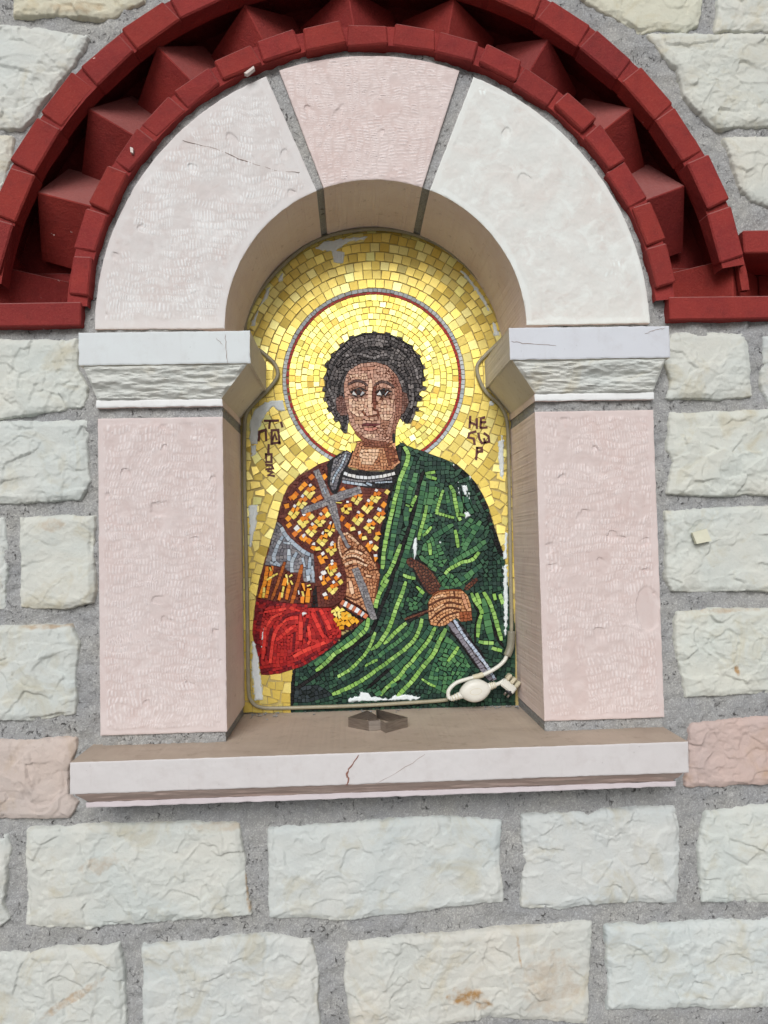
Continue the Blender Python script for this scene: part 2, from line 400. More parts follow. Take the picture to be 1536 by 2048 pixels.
# ------------------------------------------------------------------ setting: ground, added slab shading the sky overhead
g = mesh_obj('ground', [(-300, -300, 0), (300, -300, 0), (300, 300, 0), (-300, 300, 0)], [(0, 1, 2, 3)], M_GROUND); g['kind'] = 'structure'
pr = cham_box('added_sky_shade', (9.0, 1.05, 0.12), M_SKYSHADE, None, (0, -0.35, 4.0), np.eye(3), 0.01, 0); pr['kind'] = 'structure'  # unseen slab added overhead to cut light from the upper sky

# ------------------------------------------------------------------ niche geometry in wall coordinates
CX, CZ = 0.0372, CAMZ + 0.281                 # centre of the arches
R_IN, R_ST = 0.198, 0.3645                    # stone arch
PXL0, PXL1 = W(201, 1150)[0], W(451, 1150)[0] # left pillar, right pillar (edges are vertical)
PXR0, PXR1 = W(1077, 1120)[0], W(1314, 1120)[0]
Z_CAPB = (W(450, 818)[1] + W(1067, 800)[1]) / 2
Z_PTOP = (W(320, 836)[1] + W(1190, 824)[1]) / 2
Z_PBOT = (W(330, 1468)[1] + W(1200, 1434)[1]) / 2
YS = -0.076                                   # front of the sill
Z_SILL = (W(140, 1529, YS)[1] + W(1377, 1480, YS)[1]) / 2
Z_SILLB = (W(140, 1594, YS)[1] + W(1377, 1541, YS)[1]) / 2
YA = -0.028                                   # front of the abaci
Z_ABT = (W(157, 664, YA)[1] + W(1340, 653, YA)[1]) / 2
Z_ABB = (W(157, 731, YA)[1] + W(500, 730, YA)[1] + W(1020, 719, YA)[1] + W(1340, 711, YA)[1]) / 4
AL0, AL1 = W(157, 700, YA)[0], W(500, 700, YA)[0]
AR0, AR1 = W(1019, 690, YA)[0], W(1340, 690, YA)[0]
Z_TOPB, Z_BOTB = CAMZ + 1.38, 0.0

# ------------------------------------------------------------------ stone wall
wall = thing('stone_wall', 'rough cream limestone block wall with grey mortar joints around the niche', 'wall')
# mortar sheet with an opening for the niche and for the recess between the brick rings
sp = 0.004
xs = np.arange(-1.35, 1.36, sp); zs = np.arange(0.0, 4.0, sp)
nearx = (xs > -1.0) & (xs < 1.05)
X, Z = np.meshgrid(xs, zs)
near = (np.abs(X) < 1.0) & (Z > 0.7) & (Z < 2.5)
Y = 0.0015 - np.where(near, 0.0062 * fbm(X * 24, Z * 24, 3, 4) + 0.0040 * fbm(X * 105, Z * 105, 8, 3), 0)
Y = np.maximum(Y, -0.0028 + 0.0006 * vnoise(X * 150, Z * 150, 4))
r = np.hypot(X - CX, Z - CZ); cx4 = X + sp / 2; cz4 = Z + sp / 2; r4 = np.hypot(cx4 - CX, cz4 - CZ)
hole = ((cx4 > PXL1 - 0.02) & (cx4 < PXR0 + 0.02) & (cz4 > Z_SILL - 0.02) & (cz4 < CZ)) | ((r4 < R_IN + 0.03) & (cz4 > CZ - 0.01))
ZB0 = W(1420, 644)[1]; ZB1 = W(1420, 599)[1]; ZB2 = W(1500, 511)[1]; ZB3 = W(1500, 466)[1]
hole |= (r4 < R_ST - 0.012) & (cz4 > CZ + 0.006)
hole |= (((cx4 > PXL0 + 0.012) & (cx4 < PXL1)) | ((cx4 > PXR0) & (cx4 < PXR1 - 0.012))) & (cz4 > Z_PBOT + 0.008) & (cz4 < Z_PTOP - 0.008)
hole |= (r4 > 0.388) & (r4 < 0.490) & (cz4 > ZB1 - 0.01)
hole |= (np.abs(cx4 - CX) > 0.39) & (cz4 > ZB1 - 0.02) & (cz4 < ZB2 + 0.02)
idx = np.arange(X.size).reshape(X.shape); k4 = ~hole[:-1, :-1]
q = np.stack([idx[:-1, :-1][k4], idx[:-1, 1:][k4], idx[1:, 1:][k4], idx[1:, :-1][k4]], 1)
used = np.unique(q); rem = np.full(X.size, -1); rem[used] = np.arange(len(used))
grid_obj('mortar', np.c_[X.ravel(), Y.ravel(), Z.ravel()][used], rem[q], M_MORTAR, wall)

cham_box('wall_core', (2.7, 0.12, 4.0), M_MORTAR, wall, (0, 0.262, 2.0), np.eye(3), 0.002, 0)
def rock(seed, amp=1.0, n=26):
    """height function of a rock-faced block: split face with crisp conchoidal scoops and hairline steps"""
    r_ = np.random.default_rng(seed); fa = r_.uniform(0.45, 1.15)
    def f(x, z, d):
        lo = np.array([x.min(), z.min()]); hi = np.array([x.max(), z.max()]); area = (hi[0] - lo[0]) * (hi[1] - lo[1])
        dd = d + 0.0026 + 0.0030 * fbm(x * 38, z * 38, seed, 2) + 0.0013 * fbm(x * 230, z * 230, seed + 3, 2)
        edge = sstep(-0.0014, 0.0016, dd) * 0.82 + 0.18 * sstep(0.0, 0.010, dd)
        h = 0.0065 + 0.0042 * fbm(x * 11, z * 14, seed + 21, 3)
        m_ = int(n * area / 0.035) + 4
        for k in range(m_):
            c = lo + (hi - lo) * r_.random(2); a = r_.uniform(0, math.pi * 2); ex = r_.uniform(0.2, 1.3)
            u = (x - c[0]) * math.cos(a) + (z - c[1]) * math.sin(a); v = (-(x - c[0]) * math.sin(a) + (z - c[1]) * math.cos(a)) * (1 + ex)
            R = 0.007 + 0.038 * r_.random() ** 1.6; dep = r_.uniform(0.0009, 0.0030) * amp * (0.5 + R / 0.045)
            near_ = (np.abs(u) < R * 1.5) & (np.abs(v) < R * 1.5)
            if not near_.any(): continue
            rr = np.hypot(u[near_], v[near_]) * (1 + 0.4 * fbm(x[near_] * 50, z[near_] * 50, seed + k, 2)) / R
            s_ = np.clip(1 - rr, 0, 1)
            # tilted scoop: a crisp lip on one side, dying out on the other
            h[near_] -= 0.7 * dep * sstep(0, 0.07, s_) * np.clip(0.5 + u[near_] / R * 1.1, 0, 1)
        for q_ in range(3):
            w_ = fbm(x * (16 + 9 * q_), z * (22 + 6 * q_), seed + 41 + q_, 3); mk = sstep(0.02, 0.14, fbm(x * 19, z * 19, seed + 51 + q_, 2))
            h = h + 0.0010 * mk * (sstep(-0.012, 0.012, w_) - 0.5)
        for cell, tilt, step in ((0.034, 0.10, 0.0014), (0.0105, 0.13, 0.00042)):
            wx = x + cell * 0.5 * fbm(x / cell * 0.6, z / cell * 0.6, seed + 61, 3); wz = z * 1.35 + cell * 0.5 * fbm(x / cell * 0.6, z / cell * 0.6, seed + 67, 3)
            gx_, gz_ = np.floor(wx / cell), np.floor(wz / cell); bd = np.full(len(x), 1e9); bh = np.zeros(len(x))
            for ox in (-1, 0, 1):
                for oz in (-1, 0, 1):
                    cx_, cz_ = gx_ + ox, gz_ + oz; sx_ = (cx_ + hsh(cx_, cz_, seed + 3)) * cell; sz_ = (cz_ + hsh(cx_, cz_, seed + 4)) * cell
                    dx_, dz_ = wx - sx_, wz - sz_; d2 = dx_ * dx_ + dz_ * dz_; mm = d2 < bd; bd = np.where(mm, d2, bd)
                    hv = (hsh(cx_, cz_, seed + 5) - 0.5) * 2 * tilt * dx_ + (hsh(cx_, cz_, seed + 6) - 0.5) * 2 * tilt * dz_ + (hsh(cx_, cz_, seed + 7) - 0.5) * step
                    bh = np.where(mm, hv, bh)
            h = h + fa * bh * (1.0 if cell > 0.02 else sstep(-0.1, 0.15, fbm(x * 14, z * 14, seed + 71, 2)))
        h = h + 0.0007 * fbm(x * 110, z * 110, seed + 31, 3)
        h = np.where(dd > 0.006, np.maximum(h, 0.0040 + 0.0012 * vnoise(x * 90, z * 90, seed)), h)
        return -0.012 + (0.012 + h) * edge
    return f
CREAM = [(214, 214, 204), (208, 211, 206), (216, 213, 200), (210, 214, 210), (204, 208, 206), (218, 216, 206)]
STONES = [  # outline in photograph points, tint
    ([(30, -40), (290, -40), (285, 4), (225, 38), (120, 33), (30, 35)], (216, 210, 190)),
    ([(-150, -40), (-12, -40), (-10, 40), (-150, 42)], 0),
    ([(-150, 60), (0, 57), (90, 58), (176, 76), (152, 130), (100, 190), (62, 240), (45, 258), (-150, 262)], (211, 213, 207)),
    ([(-150, 280), (0, 276), (25, 275), (22, 318), (5, 372), (-12, 420), (-150, 420)], 2),
    ([(-150, 682), (0, 683), (155, 681), (156, 738), (176, 775), (168, 812), (118, 822), (60, 830), (0, 838), (-150, 838)], (212, 214, 205)),
    ([(-150, 850), (0, 846), (176, 842), (174, 900), (180, 960), (160, 998), (80, 1003), (0, 1006), (-150, 1006)], (209, 212, 206)),
    ([(42, 1036), (188, 1033), (186, 1090), (192, 1185), (185, 1203), (130, 1216), (44, 1214), (48, 1120)], (213, 213, 203)),
    ([(-150, 1038), (8, 1038), (15, 1110), (8, 1180), (10, 1216), (-150, 1218)], 3),
    ([(-150, 1254), (0, 1254), (142, 1250), (156, 1285), (152, 1340), (150, 1428), (90, 1436), (0, 1438), (-150, 1438)], (209, 213, 208)),
    ([(-150, 1486), (0, 1482), (148, 1480), (151, 1500), (138, 1540), (136, 1588), (156, 1605), (140, 1632), (0, 1636), (-150, 1636)], (206, 192, 186)),
    ([(-150, 1676), (14, 1670), (20, 1700), (8, 1800), (20, 1835), (0, 1852), (-150, 1854)], 1),
    ([(60, 1660), (200, 1650), (478, 1645), (484, 1700), (492, 1770), (500, 1826), (385, 1834), (270, 1846), (180, 1851), (54, 1848), (58, 1760)], (208, 210, 203)),
    ([(537, 1658), (700, 1646), (870, 1634), (1000, 1642), (998, 1700), (1004, 1802), (930, 1806), (835, 1820), (700, 1836), (543, 1832)], (206, 211, 209)),
    ([(1045, 1632), (1180, 1622), (1345, 1614), (1358, 1662), (1352, 1730), (1352, 1802), (1210, 1802), (1120, 1816), (1044, 1812)], (206, 210, 209)),
    ([(1412, 1624), (1536, 1610), (1690, 1604), (1690, 1800), (1536, 1802), (1402, 1802), (1398, 1700), (1404, 1650)], (208, 213, 207)),
    ([(-150, 1912), (0, 1906), (110, 1899), (240, 1886), (248, 1950), (252, 2060), (-150, 2068)], (208, 209, 202)),
    ([(286, 1893), (400, 1882), (520, 1872), (622, 1878), (636, 1950), (630, 2000), (640, 2052), (460, 2060), (288, 2066)], (206, 209, 206)),
    ([(698, 1886), (820, 1872), (1000, 1858), (1180, 1846), (1176, 1940), (1172, 2044), (980, 2030), (800, 2058), (704, 2062), (690, 1960)], (211, 208, 198)),
    ([(1210, 1852), (1380, 1846), (1536, 1838), (1690, 1836), (1690, 2010), (1400, 2012), (1214, 2016), (1218, 1950)], (207, 213, 211)),
    ([(1120, -40), (1405, -40), (1400, 30), (1392, 52), (1370, 62), (1320, 58), (1282, 68), (1232, 40), (1180, 8)], (216, 214, 198)),
    ([(1436, -40), (1690, -40), (1690, 66), (1536, 66), (1460, 60), (1432, 64)], (218, 216, 204)),
    ([(1296, 72), (1400, 70), (1536, 76), (1690, 78), (1690, 252), (1536, 252), (1432, 258), (1396, 228), (1368, 196), (1352, 140), (1320, 104)], (212, 211, 199)),
    ([(1448, 278), (1536, 276), (1690, 276), (1690, 412), (1536, 412), (1502, 402), (1478, 372)], (213, 211, 199)),
    ([(1342, 670), (1420, 666), (1492, 670), (1494, 720), (1501, 790), (1440, 796), (1336, 796), (1342, 760), (1326, 724), (1330, 690)], (210, 212, 204)),
    ([(1526, 676), (1690, 672), (1690, 796), (1536, 802), (1522, 765)], 4),
    ([(1342, 828), (1440, 824), (1536, 822), (1690, 822), (1690, 990), (1536, 988), (1430, 990), (1336, 984), (1344, 925), (1334, 900)], (213, 214, 203)),
    ([(1330, 1024), (1420, 1020), (1536, 1014), (1690, 1012), (1690, 1178), (1536, 1180), (1342, 1181), (1332, 1150), (1334, 1090)], (211, 213, 204)),
    ([(1352, 1226), (1440, 1218), (1536, 1218), (1690, 1216), (1690, 1380), (1536, 1384), (1372, 1393), (1358, 1330), (1350, 1270)], (212, 214, 203)),
    ([(1380, 1450), (1450, 1440), (1536, 1437), (1690, 1434), (1690, 1560), (1536, 1566), (1372, 1570), (1378, 1510)], (206, 184, 178)),
]
def fill_row(y0, y1, xa, xb, off):
    x = xa - off
    while x < xb:
        w_ = random.uniform(230, 420); a, b = max(x, xa), min(x + w_, xb)
        if b - a > 60: STONES.append(([(a, y0 + random.uniform(-6, 6)), ((a + b) / 2, y0 + random.uniform(-8, 8)), (b, y0 + random.uniform(-6, 6)), (b + random.uniform(-6, 6), (y0 + y1) / 2), (b, y1 + random.uniform(-6, 6)), (a, y1 + random.uniform(-6, 6)), (a + random.uniform(-6, 6), (y0 + y1) / 2)], -1))
        x += w_ + 36
for k, (a, b) in enumerate([(-230, -75), (-40, 42), (62, 262), (284, 420), (682, 838), (850, 1006), (1040, 1216), (1254, 1438), (1484, 1636), (1674, 1852), (1910, 2068)]):
    fill_row(a, b, -560, -186, (k % 2) * 150)
for k, (a, b) in enumerate([(-230, -75), (-40, 66), (80, 252), (276, 412), (672, 796), (822, 988), (1014, 1180), (1217, 1382), (1436, 1564), (1606, 1800), (1836, 2010)]):
    fill_row(a, b, 1726, 2060, (k % 2) * 150)
fill_row(2100, 2270, -560, 2060, 40); fill_row(2305, 2480, -560, 2060, 170)
fill_row(-440, -265, -560, 2060, 90); fill_row(-230, -75, -150, 290, 0); fill_row(-230, -75, 1180, 1690, 60)
for i, (pl, tint) in enumerate(STONES):
    seen = tint != -1
    if isinstance(tint, int): tint = CREAM[(i if tint < 0 else tint) % 6]
    poly = np.array([W(*p) for p in pl]); tint = (np.array(tint) * 0.62 + np.array((208, 210, 210)) * 0.38) * 0.985 if tint[0] - tint[2] < 17 else np.array(tint) * 0.97
    heightfield('stone', poly, 0.0014 if seen else 0.006, rock(100 + i * 7, n=26 if seen else 8), M_STONE, wall, color=lin(tint) * 1.0)

# ------------------------------------------------------------------ brick arch with saw-tooth course
def ring_thing(name, label):
    return thing(name, label, 'brickwork')
arch = ring_thing('brick_arch', 'double ring of dark red painted bricks with saw-tooth course, arching over the niche')
def polar(r, a, c=(CX, CZ)): return np.array([c[0] + r * math.cos(a), c[1] + r * math.sin(a)])
def ring(r0, r1, a0, a1, n, c, yf, name, depth=0.17):
    da = (a1 - a0) / n
    for k in range(n):
        a = math.radians(a0 + (k + 0.5) * da + random.uniform(-0.25, 0.25)); rm = (r0 + r1) / 2 + random.uniform(-0.0022, 0.0022)
        p = polar(rm, a, c); L = rm * math.radians(da) - 0.0056 + random.uniform(-0.0022, 0.0016)
        ax = np.array([[-math.sin(a), 0, math.cos(a)], [0, 1, 0], [math.cos(a), 0, math.sin(a)]])
        t = random.uniform(-0.035, 0.035); ct, st = math.cos(t), math.sin(t)
        ax = np.array([ax[0] * ct + ax[2] * st, ax[1], ax[2] * ct - ax[0] * st])
        if np.linalg.det(ax) < 0: ax[0] = -ax[0]
        yo = random.uniform(-0.003, 0.003)
        dp = 0.026 if yf > -0.015 else depth
        cham_box(name, (L, dp, r1 - r0 + random.uniform(-0.0015, 0.001)), M_RED, arch, (p[0], yf + dp / 2 + yo, p[1]), ax, 0.0019, 0.0011)
OC = (0.029, CAMZ + 0.2755)
ring(0.3705, 0.3985, 6.0, 174.6, 19, (CX - 0.001, CZ + 0.004), -0.016, 'brick')
ring(0.4755, 0.5095, 10.5, 171.0, 19, OC, -0.014, 'brick')
# painted joint mortar of the two rings and the painted lining at the back of the recess
def annulus(name, r0, r1, a0, a1, yf, yb, mat, parent, c, n=120):
    V = []; F = []
    for k in range(n + 1):
        a = math.radians(a0 + (a1 - a0) * k / n)
        for r_ in (r0, r1):
            p = polar(r_, a, c)
            for y_ in (yf + random.uniform(-0.0006, 0.0006), yb): V.append((p[0], y_, p[1]))
    for k in range(n):
        b = k * 4; e = b + 4
        F += [(b, e, e + 2, b + 2), (b + 1, b + 3, e + 3, e + 1), (b, b + 1, e + 1, e), (b + 2, e + 2, e + 3, b + 3)]
    return mesh_obj(name, V, F, mat, parent)
annulus('joint', 0.3715, 0.397, 4, 176, -0.011, 0.125, M_RED, arch, (CX - 0.001, CZ + 0.004))
annulus('joint', 0.4770, 0.508, 9.5, 172, -0.009, 0.014, M_RED, arch, OC)
annulus('recess_side', 0.5100, 0.518, 11, 170, 0.010, 0.150, M_RED, arch, OC); annulus('ring_bed', 0.5050, 0.516, 6, 175, 0.004, 0.013, M_RED, arch, OC)
annulus('recess_lining', 0.376, 0.525, -4, 184, 0.095, 0.11, M_RED, arch, (CX, CZ))
S_T = 0.082
def tooth(p0, p1, parent, yr=0.007, S_T=0.097):
    """a brick stood on its corner: square prism from p0 to p1 (x, z), one edge to the front"""
    p0 = np.array(p0); p1 = np.array(p1); e = p1 - p0; L = np.linalg.norm(e); e /= L
    ex = np.array([e[0], 0, e[1]]); t = np.array([-e[1], 0, e[0]]); h = math.sqrt(0.5)
    a1 = h * t + np.array([0, h, 0]); a2 = -h * t + np.array([0, h, 0])
    if np.linalg.det(np.array([ex, a1, a2])) < 0: a1, a2 = a2, a1
    mid = (p0 + p1) / 2
    cham_box('tooth_brick', (L, S_T, S_T), M_RED, parent, (mid[0], yr + S_T * h, mid[1]), (ex, a1, a2), 0.0012, 0.0008)
for a in (156.5, 140.0, 125.2, 109.6, 92.5, 75.2, 57.8, 40.2, 25.0):
    a = math.radians(a + random.uniform(-0.4, 0.4))
    tooth(polar(0.396, a, (CX - 0.001, CZ + 0.004)), polar(0.476, a, OC), arch)
# string courses running on from the arch on both sides
def course(side, label):
    t = thing('brick_string_course', label, 'brickwork', 'brick string courses beside the arch')
    xlo = W(1326, 620)[0] if side > 0 else W(172, 630)[0]
    xup = W(1477, 490)[0] if side > 0 else W(-8, 490)[0]
    for (x0, za, zb, L0, yf) in ((xlo, ZB0, ZB1, 0.225, -0.014), (xup, ZB2, ZB3, 0.205, -0.012)):
        x = x0
        for k in range(4):
            xe = x + side * L0
            cham_box('brick', (L0 - 0.004, 0.09, zb - za), M_RED, t, ((x + xe) / 2, yf + 0.045, (za + zb) / 2), np.eye(3), 0.0016, 0.0008)
            x = xe
        cham_box('joint', (0.9, 0.08, zb - za - 0.004), M_RED, t, (x0 + side * 0.453, yf + 0.046, (za + zb) / 2), np.eye(3), 0.001, 0)
        cham_box('course_bed', (0.95, 0.15, 0.02), M_RED, t, (x0 + side * 0.48, 0.085, za + 0.01 if za < ZB1 else zb - 0.01), np.eye(3), 0.001, 0)
    xr = W(1465, 550, 0.010)[0] if side > 0 else W(-22, 560, 0.010)[0]
    for k in range(5):
        tooth((xr + side * k * 0.152, ZB1 - 0.001), (xr + side * k * 0.152, ZB2 + 0.001), t, 0.010, 0.107)
    x0 = CX + side * 0.375; x1 = CX + side * 1.4
    cham_box('recess_lining', (abs(x1 - x0), 0.012, ZB2 - ZB1 + 0.03), M_RED, t, ((x0 + x1) / 2, 0.0945, (ZB1 + ZB2) / 2), np.eye(3), 0.001, 0)
    return t
course(-1, 'dark red brick string course with saw-tooth band left of the arch')
course(1, 'dark red brick string course with saw-tooth band right of the arch')

# ------------------------------------------------------------------ stone arch of three voussoirs
def tooling(seed, depth=0.00065, margin=0.012, vertical=True, per=0.0043, row=0.013, cover=0.5, chips=10, bare=None):
    r_ = np.random.default_rng(seed)
    ch = [(r_.random(4), r_.uniform(0, math.pi)) for _ in range(chips)]
    def f(x, z, d):
        a, b = (x, z) if vertical else (z, x)
        wa = a + 0.004 * fbm(x * 30, z * 30, seed, 3); wb = b + 0.006 * fbm(x * 22, z * 22, seed + 5, 3)
        tw = 0.22 * fbm(x * 11, z * 11, seed + 3, 2)
        cell_ = np.floor(wa / 0.017 + 1.3 * fbm(x * 34, z * 34, seed + 23, 2)); sh = hsh(cell_, cell_ * 0, seed + 24)
        wr = wb / row + 0.45 * sh + 0.9 * fbm(x * 40, z * 40, seed + 25, 2); rowi = np.floor(wr); fr = wr - rowi
        ph = hsh(rowi, cell_, seed); pe = per * (0.82 + 0.5 * hsh(rowi, cell_, seed + 1))
        q_ = (wa + tw * (b - b.mean()) * 0.5 + (hsh(rowi, cell_, seed + 7) - 0.5) * 0.25 * fr * row) / pe + ph
        g = 0.5 + 0.5 * np.cos(2 * math.pi * q_); keep_ = hsh(np.floor(q_), rowi * 31 + cell_, seed + 2)
        g = np.clip(g * 1.3 - 0.2, 0, 1) * np.clip(np.sin(math.pi * fr) * 1.7, 0, 1) * np.clip(0.35 + 1.0 * keep_, 0, 1) * (0.55 + 0.9 * (0.5 + vnoise(wa / 0.009, wb / 0.009, seed + 8)))
        mask = sstep(-0.16, 0.04, fbm(x * 28, z * 28, seed + 9, 3) + (cover - 0.5))
        inside = sstep(margin * 0.6, margin, d + 0.004 * fbm(x * 60, z * 60, seed + 11, 2))
        h = inside * (mask * g * depth + 0.0012 * fbm(x * 34, z * 34, seed + 15, 4) + 0.0005 * fbm(x * 150, z * 150, seed + 17, 3))
        if bare:      # a smooth spalled patch
            bp = sstep(1.0, 0.9, np.hypot((x - bare[0][0]) / bare[1], (z - bare[0][1]) / bare[2]) + 0.15 * fbm(x * 50, z * 50, seed, 2)); h = h * (1 - bp) - 0.0014 * bp; mask = mask * (1 - bp)
        lo = np.array([x.min(), z.min()]); hi = np.array([x.max(), z.max()])
        for c, an in ch:
            u = (x - lo[0] - c[0] * (hi[0] - lo[0])); v = (z - lo[1] - c[1] * (hi[1] - lo[1]))
            p = u * math.cos(an) + v * math.sin(an); q_ = (-u * math.sin(an) + v * math.cos(an)) * 2
            R = 0.006 + 0.013 * c[2]
            s = np.clip(1 - np.sqrt(p * p + q_ * q_) * (1 + 0.5 * fbm(x * 90, z * 90, seed, 2)) / R, 0, 1)
            h = h - inside * 0.0016 * sstep(0, 0.12, s) * np.clip(0.5 + p / R, 0, 1)
        return h + 0.0004 * fbm(x * 60, z * 60, seed + 19, 2), np.clip(inside * mask * np.clip(g * 1.5 - 0.35, 0, 1) + (1 - inside) * 0.22, 0, 1)
    return f
sarch = thing('stone_arch', 'round stone arch of three big pale voussoirs framing the golden mosaic', 'arch')
def vous(a0, a1, r1, hf, tint, seed, rtop=None):
    def pf(u, v):
        a = np.radians(a0 + (a1 - a0) * u); r_ = R_IN + (r1 - R_IN) * v
        return np.c_[CX + r_ * np.cos(a), CZ + 0.0 + r_ * np.sin(a)]
    n_u = int(0.3 * math.radians(abs(a1 - a0)) / 0.0012); n_v = int((r1 - R_IN) / 0.0012)
    return face_block('voussoir', pf, n_u, n_v, hf, -0.004, D + 0.012, (M_TOOL, M_SAWN), sarch, 0.00025, seed, lin(tint))
# joint positions: left joint runs (545,165)-(650,390), right joint (925,150)-(850,395)
def ang(px, py):
    p = W(px, py); return math.degrees(math.atan2(p[1] - CZ, p[0] - CX))
A1 = ang(597, 275); A2 = ang(893, 262)
vous(179.6, A1 + 1.5, R_ST, tooling(31, 0.0008, 0.013, True, 0.0037, 0.010, 0.72, 12), (213, 210, 209), 31)
vous(A1 - 1.5, A2 + 1.6, R_ST + 0.001, tooling(32, 0.0007, 0.004, False, 0.0034, 0.012, 0.85, 4), (214, 200, 197), 32)
vous(A2 - 1.6, 0.4, R_ST - 0.001, tooling(33, 0.00018, 0.010, True, 0.005, 0.012, -0.1, 2), (220, 223, 220), 33)
for a in (A1, A2):       # mortar in the two joints, and its bed round the outside
    def pf(u, v, a=a):
        t = np.radians(a); w_ = (u - 0.5) * 0.026; r_ = R_IN + 0.002 + (R_ST - R_IN - 0.002) * v
        return np.c_[CX + r_ * math.cos(t) + w_ * math.sin(t), CZ + r_ * math.sin(t) - w_ * math.cos(t)]
    face_block('mortar_joint', pf, 14, 120, lambda x, z, d: 0.002 * fbm(x * 80, z * 80, 4, 3), 0.002, D + 0.01, (M_MORTAR, M_MORTAR), sarch, 0.001, 40)
def crack(pts, y, parent, w=0.0005, mat=None):
    P = smooth_path([(*W(a, b, y),) for a, b in pts], 6); V = []; F = []
    for i, p in enumerate(P):
        t = P[min(i + 1, len(P) - 1)] - P[max(i - 1, 0)]; t /= np.linalg.norm(t) + 1e-9; n_ = np.array([-t[1], t[0]])
        ww = w * (0.5 + random.random()) * (1 - 0.7 * abs(2 * i / (len(P) - 1) - 1) ** 3); jx = rng.normal(0, 0.0004, 2)
        for s in (-1, 1):
            V.append((p[0] + jx[0] + s * n_[0] * ww, y, p[1] + jx[1] + s * n_[1] * ww))
    for i in range(len(P) - 1): F.append((2 * i, 2 * i + 1, 2 * i + 3, 2 * i + 2))
    V2 = V + [(a, b + 0.004, c) for a, b, c in V]; k = len(V)
    F += [(2 * i, 2 * i + 2, 2 * i + 2 + k, 2 * i + k) for i in range(len(P) - 1)] + [(2 * i + 1, 2 * i + 1 + k, 2 * i + 3 + k, 2 * i + 3) for i in range(len(P) - 1)]
    return mesh_obj('crack', V2, F, mat or M_CRACK, parent)
crack([(365, 280), (430, 298), (500, 325), (560, 342), (600, 344)], -0.0047, sarch, 0.00022)

# ------------------------------------------------------------------ pillars with capitals
def pillar(x0, x1, ax0, ax1, seed, label, tint, tcap, capseed, bare=None):
    t = thing('stone_pillar', label, 'pillar', 'stone pillars flanking the mosaic')
    def pf(u, v): return np.c_[x0 + (x1 - x0) * u, Z_PBOT + (Z_PTOP - Z_PBOT) * v]
    face_block('shaft', pf, int((x1 - x0) / 0.0012), int((Z_PTOP - Z_PBOT) / 0.0012), tooling(seed, 0.0008, 0.010, True, 0.0037, 0.010, 0.84, 14, bare), -0.006, D + 0.012, (M_TOOL, M_SAWN), t, 0.00018, seed, lin(tint))
    # mortar beds over and under the shaft
    for (za, zb, yy) in ((Z_PTOP - 0.004, Z_CAPB + 0.004, 0.0), (Z_SILL - 0.002, Z_PBOT + 0.004, -0.002)):
        def pb(u, v, za=za, zb=zb): return np.c_[x0 + 0.0015 + (x1 - x0 - 0.003) * u, za + (zb - za) * v]
        face_block('mortar_bed', pb, 90, 16, lambda x, z, d: 0.003 * fbm(x * 60, z * 60, seed, 4), yy, D + 0.01, (M_MORTAR, M_MORTAR), t, 0.001, seed + 3)
    cap = None
    def pa(u, v): return np.c_[ax0 + (ax1 - ax0) * u, Z_ABB + (Z_ABT - Z_ABB) * v]
    cap = face_block('capital', pa, 150, 34, lambda x, z, d: 0.0004 * fbm(x * 40, z * 40, capseed, 2), YA, D + 0.012, (M_SMOOTH, M_SAWN2), t, 0.0004, capseed, lin(tcap))
    # splayed underside: rough front and plain flanks, closing to the shaft
    nu, nv = 140, 44; V = []; F = []; mi = []
    zf = Z_CAPB + 0.009
    zz = np.linspace(Z_ABB, zf, nv)
    for j, z in enumerate(zz):
        s = j / (nv - 1); xa = ax0 + 0.004 + (x0 - ax0 - 0.003) * s; xb = ax1 - 0.004 + (x1 - ax1 + 0.003) * s; yf = YA + 0.004 + (-0.008 - YA - 0.004) * s
        u = np.linspace(xa, xb, nu); e = np.minimum(np.minimum(u - xa, xb - u) / 0.004, 1) * min(1, j / 2, (nv - 1 - j) / 2)
        yy = yf - e * (0.006 * np.clip(fbm(u * 16, np.full(nu, z * 90), capseed + 3, 4), -0.4, 0.5) + 0.002 + 0.003 * fbm(u * 60, np.full(nu, z * 260), capseed + 5, 4))
        V += [(u[i], yy[i], z) for i in range(nu)]
    base = len(V)
    for j in range(nv - 1):
        for i in range(nu - 1): F.append((j * nu + i, (j + 1) * nu + i, (j + 1) * nu + i + 1, j * nu + i + 1)); mi.append(0)
    for side, i in ((0, 0), (1, nu - 1)):
        k = len(V)
        for j in range(nv): V.append((V[j * nu + i][0], D + 0.012, zz[j]))
        for j in range(nv - 1):
            f = (j * nu + i, k + j, k + j + 1, (j + 1) * nu + i); F.append(f if side else f[::-1]); mi.append(1)
    # bottom fillet and underside
    o = grid_obj('splay', V, F, None, cap, True, (M_STONE, M_SAWN2), mi); o.color = (*lin((210, 211, 207)), 1)
    try: o.data.set_sharp_from_angle(angle=math.radians(40))
    except Exception: pass
    def pl(u, v): return np.c_[x0 - 0.001 + (x1 - x0 + 0.002) * u, Z_CAPB + (zf - Z_CAPB) * v]
    face_block('fillet', pl, 120, 8, lambda x, z, d: 0.0006 * fbm(x * 50, z * 50, capseed + 8, 3), -0.009, D + 0.011, (M_SMOOTH, M_SAWN), cap, 0.0005, capseed + 8, lin((226, 228, 228)))
    return t
PL = pillar(PXL0, PXL1, AL0, AL1, 51, 'pale pink tooled stone pillar left of the mosaic with white capital', (211, 199, 197), (207, 213, 215), 61)
PR = pillar(PXR0, PXR1, AR0, AR1, 52, 'pale pink tooled stone pillar right of the mosaic with chipped edge', (213, 199, 196), (205, 209, 216), 71, (W(1293, 1217), 0.017, 0.030))

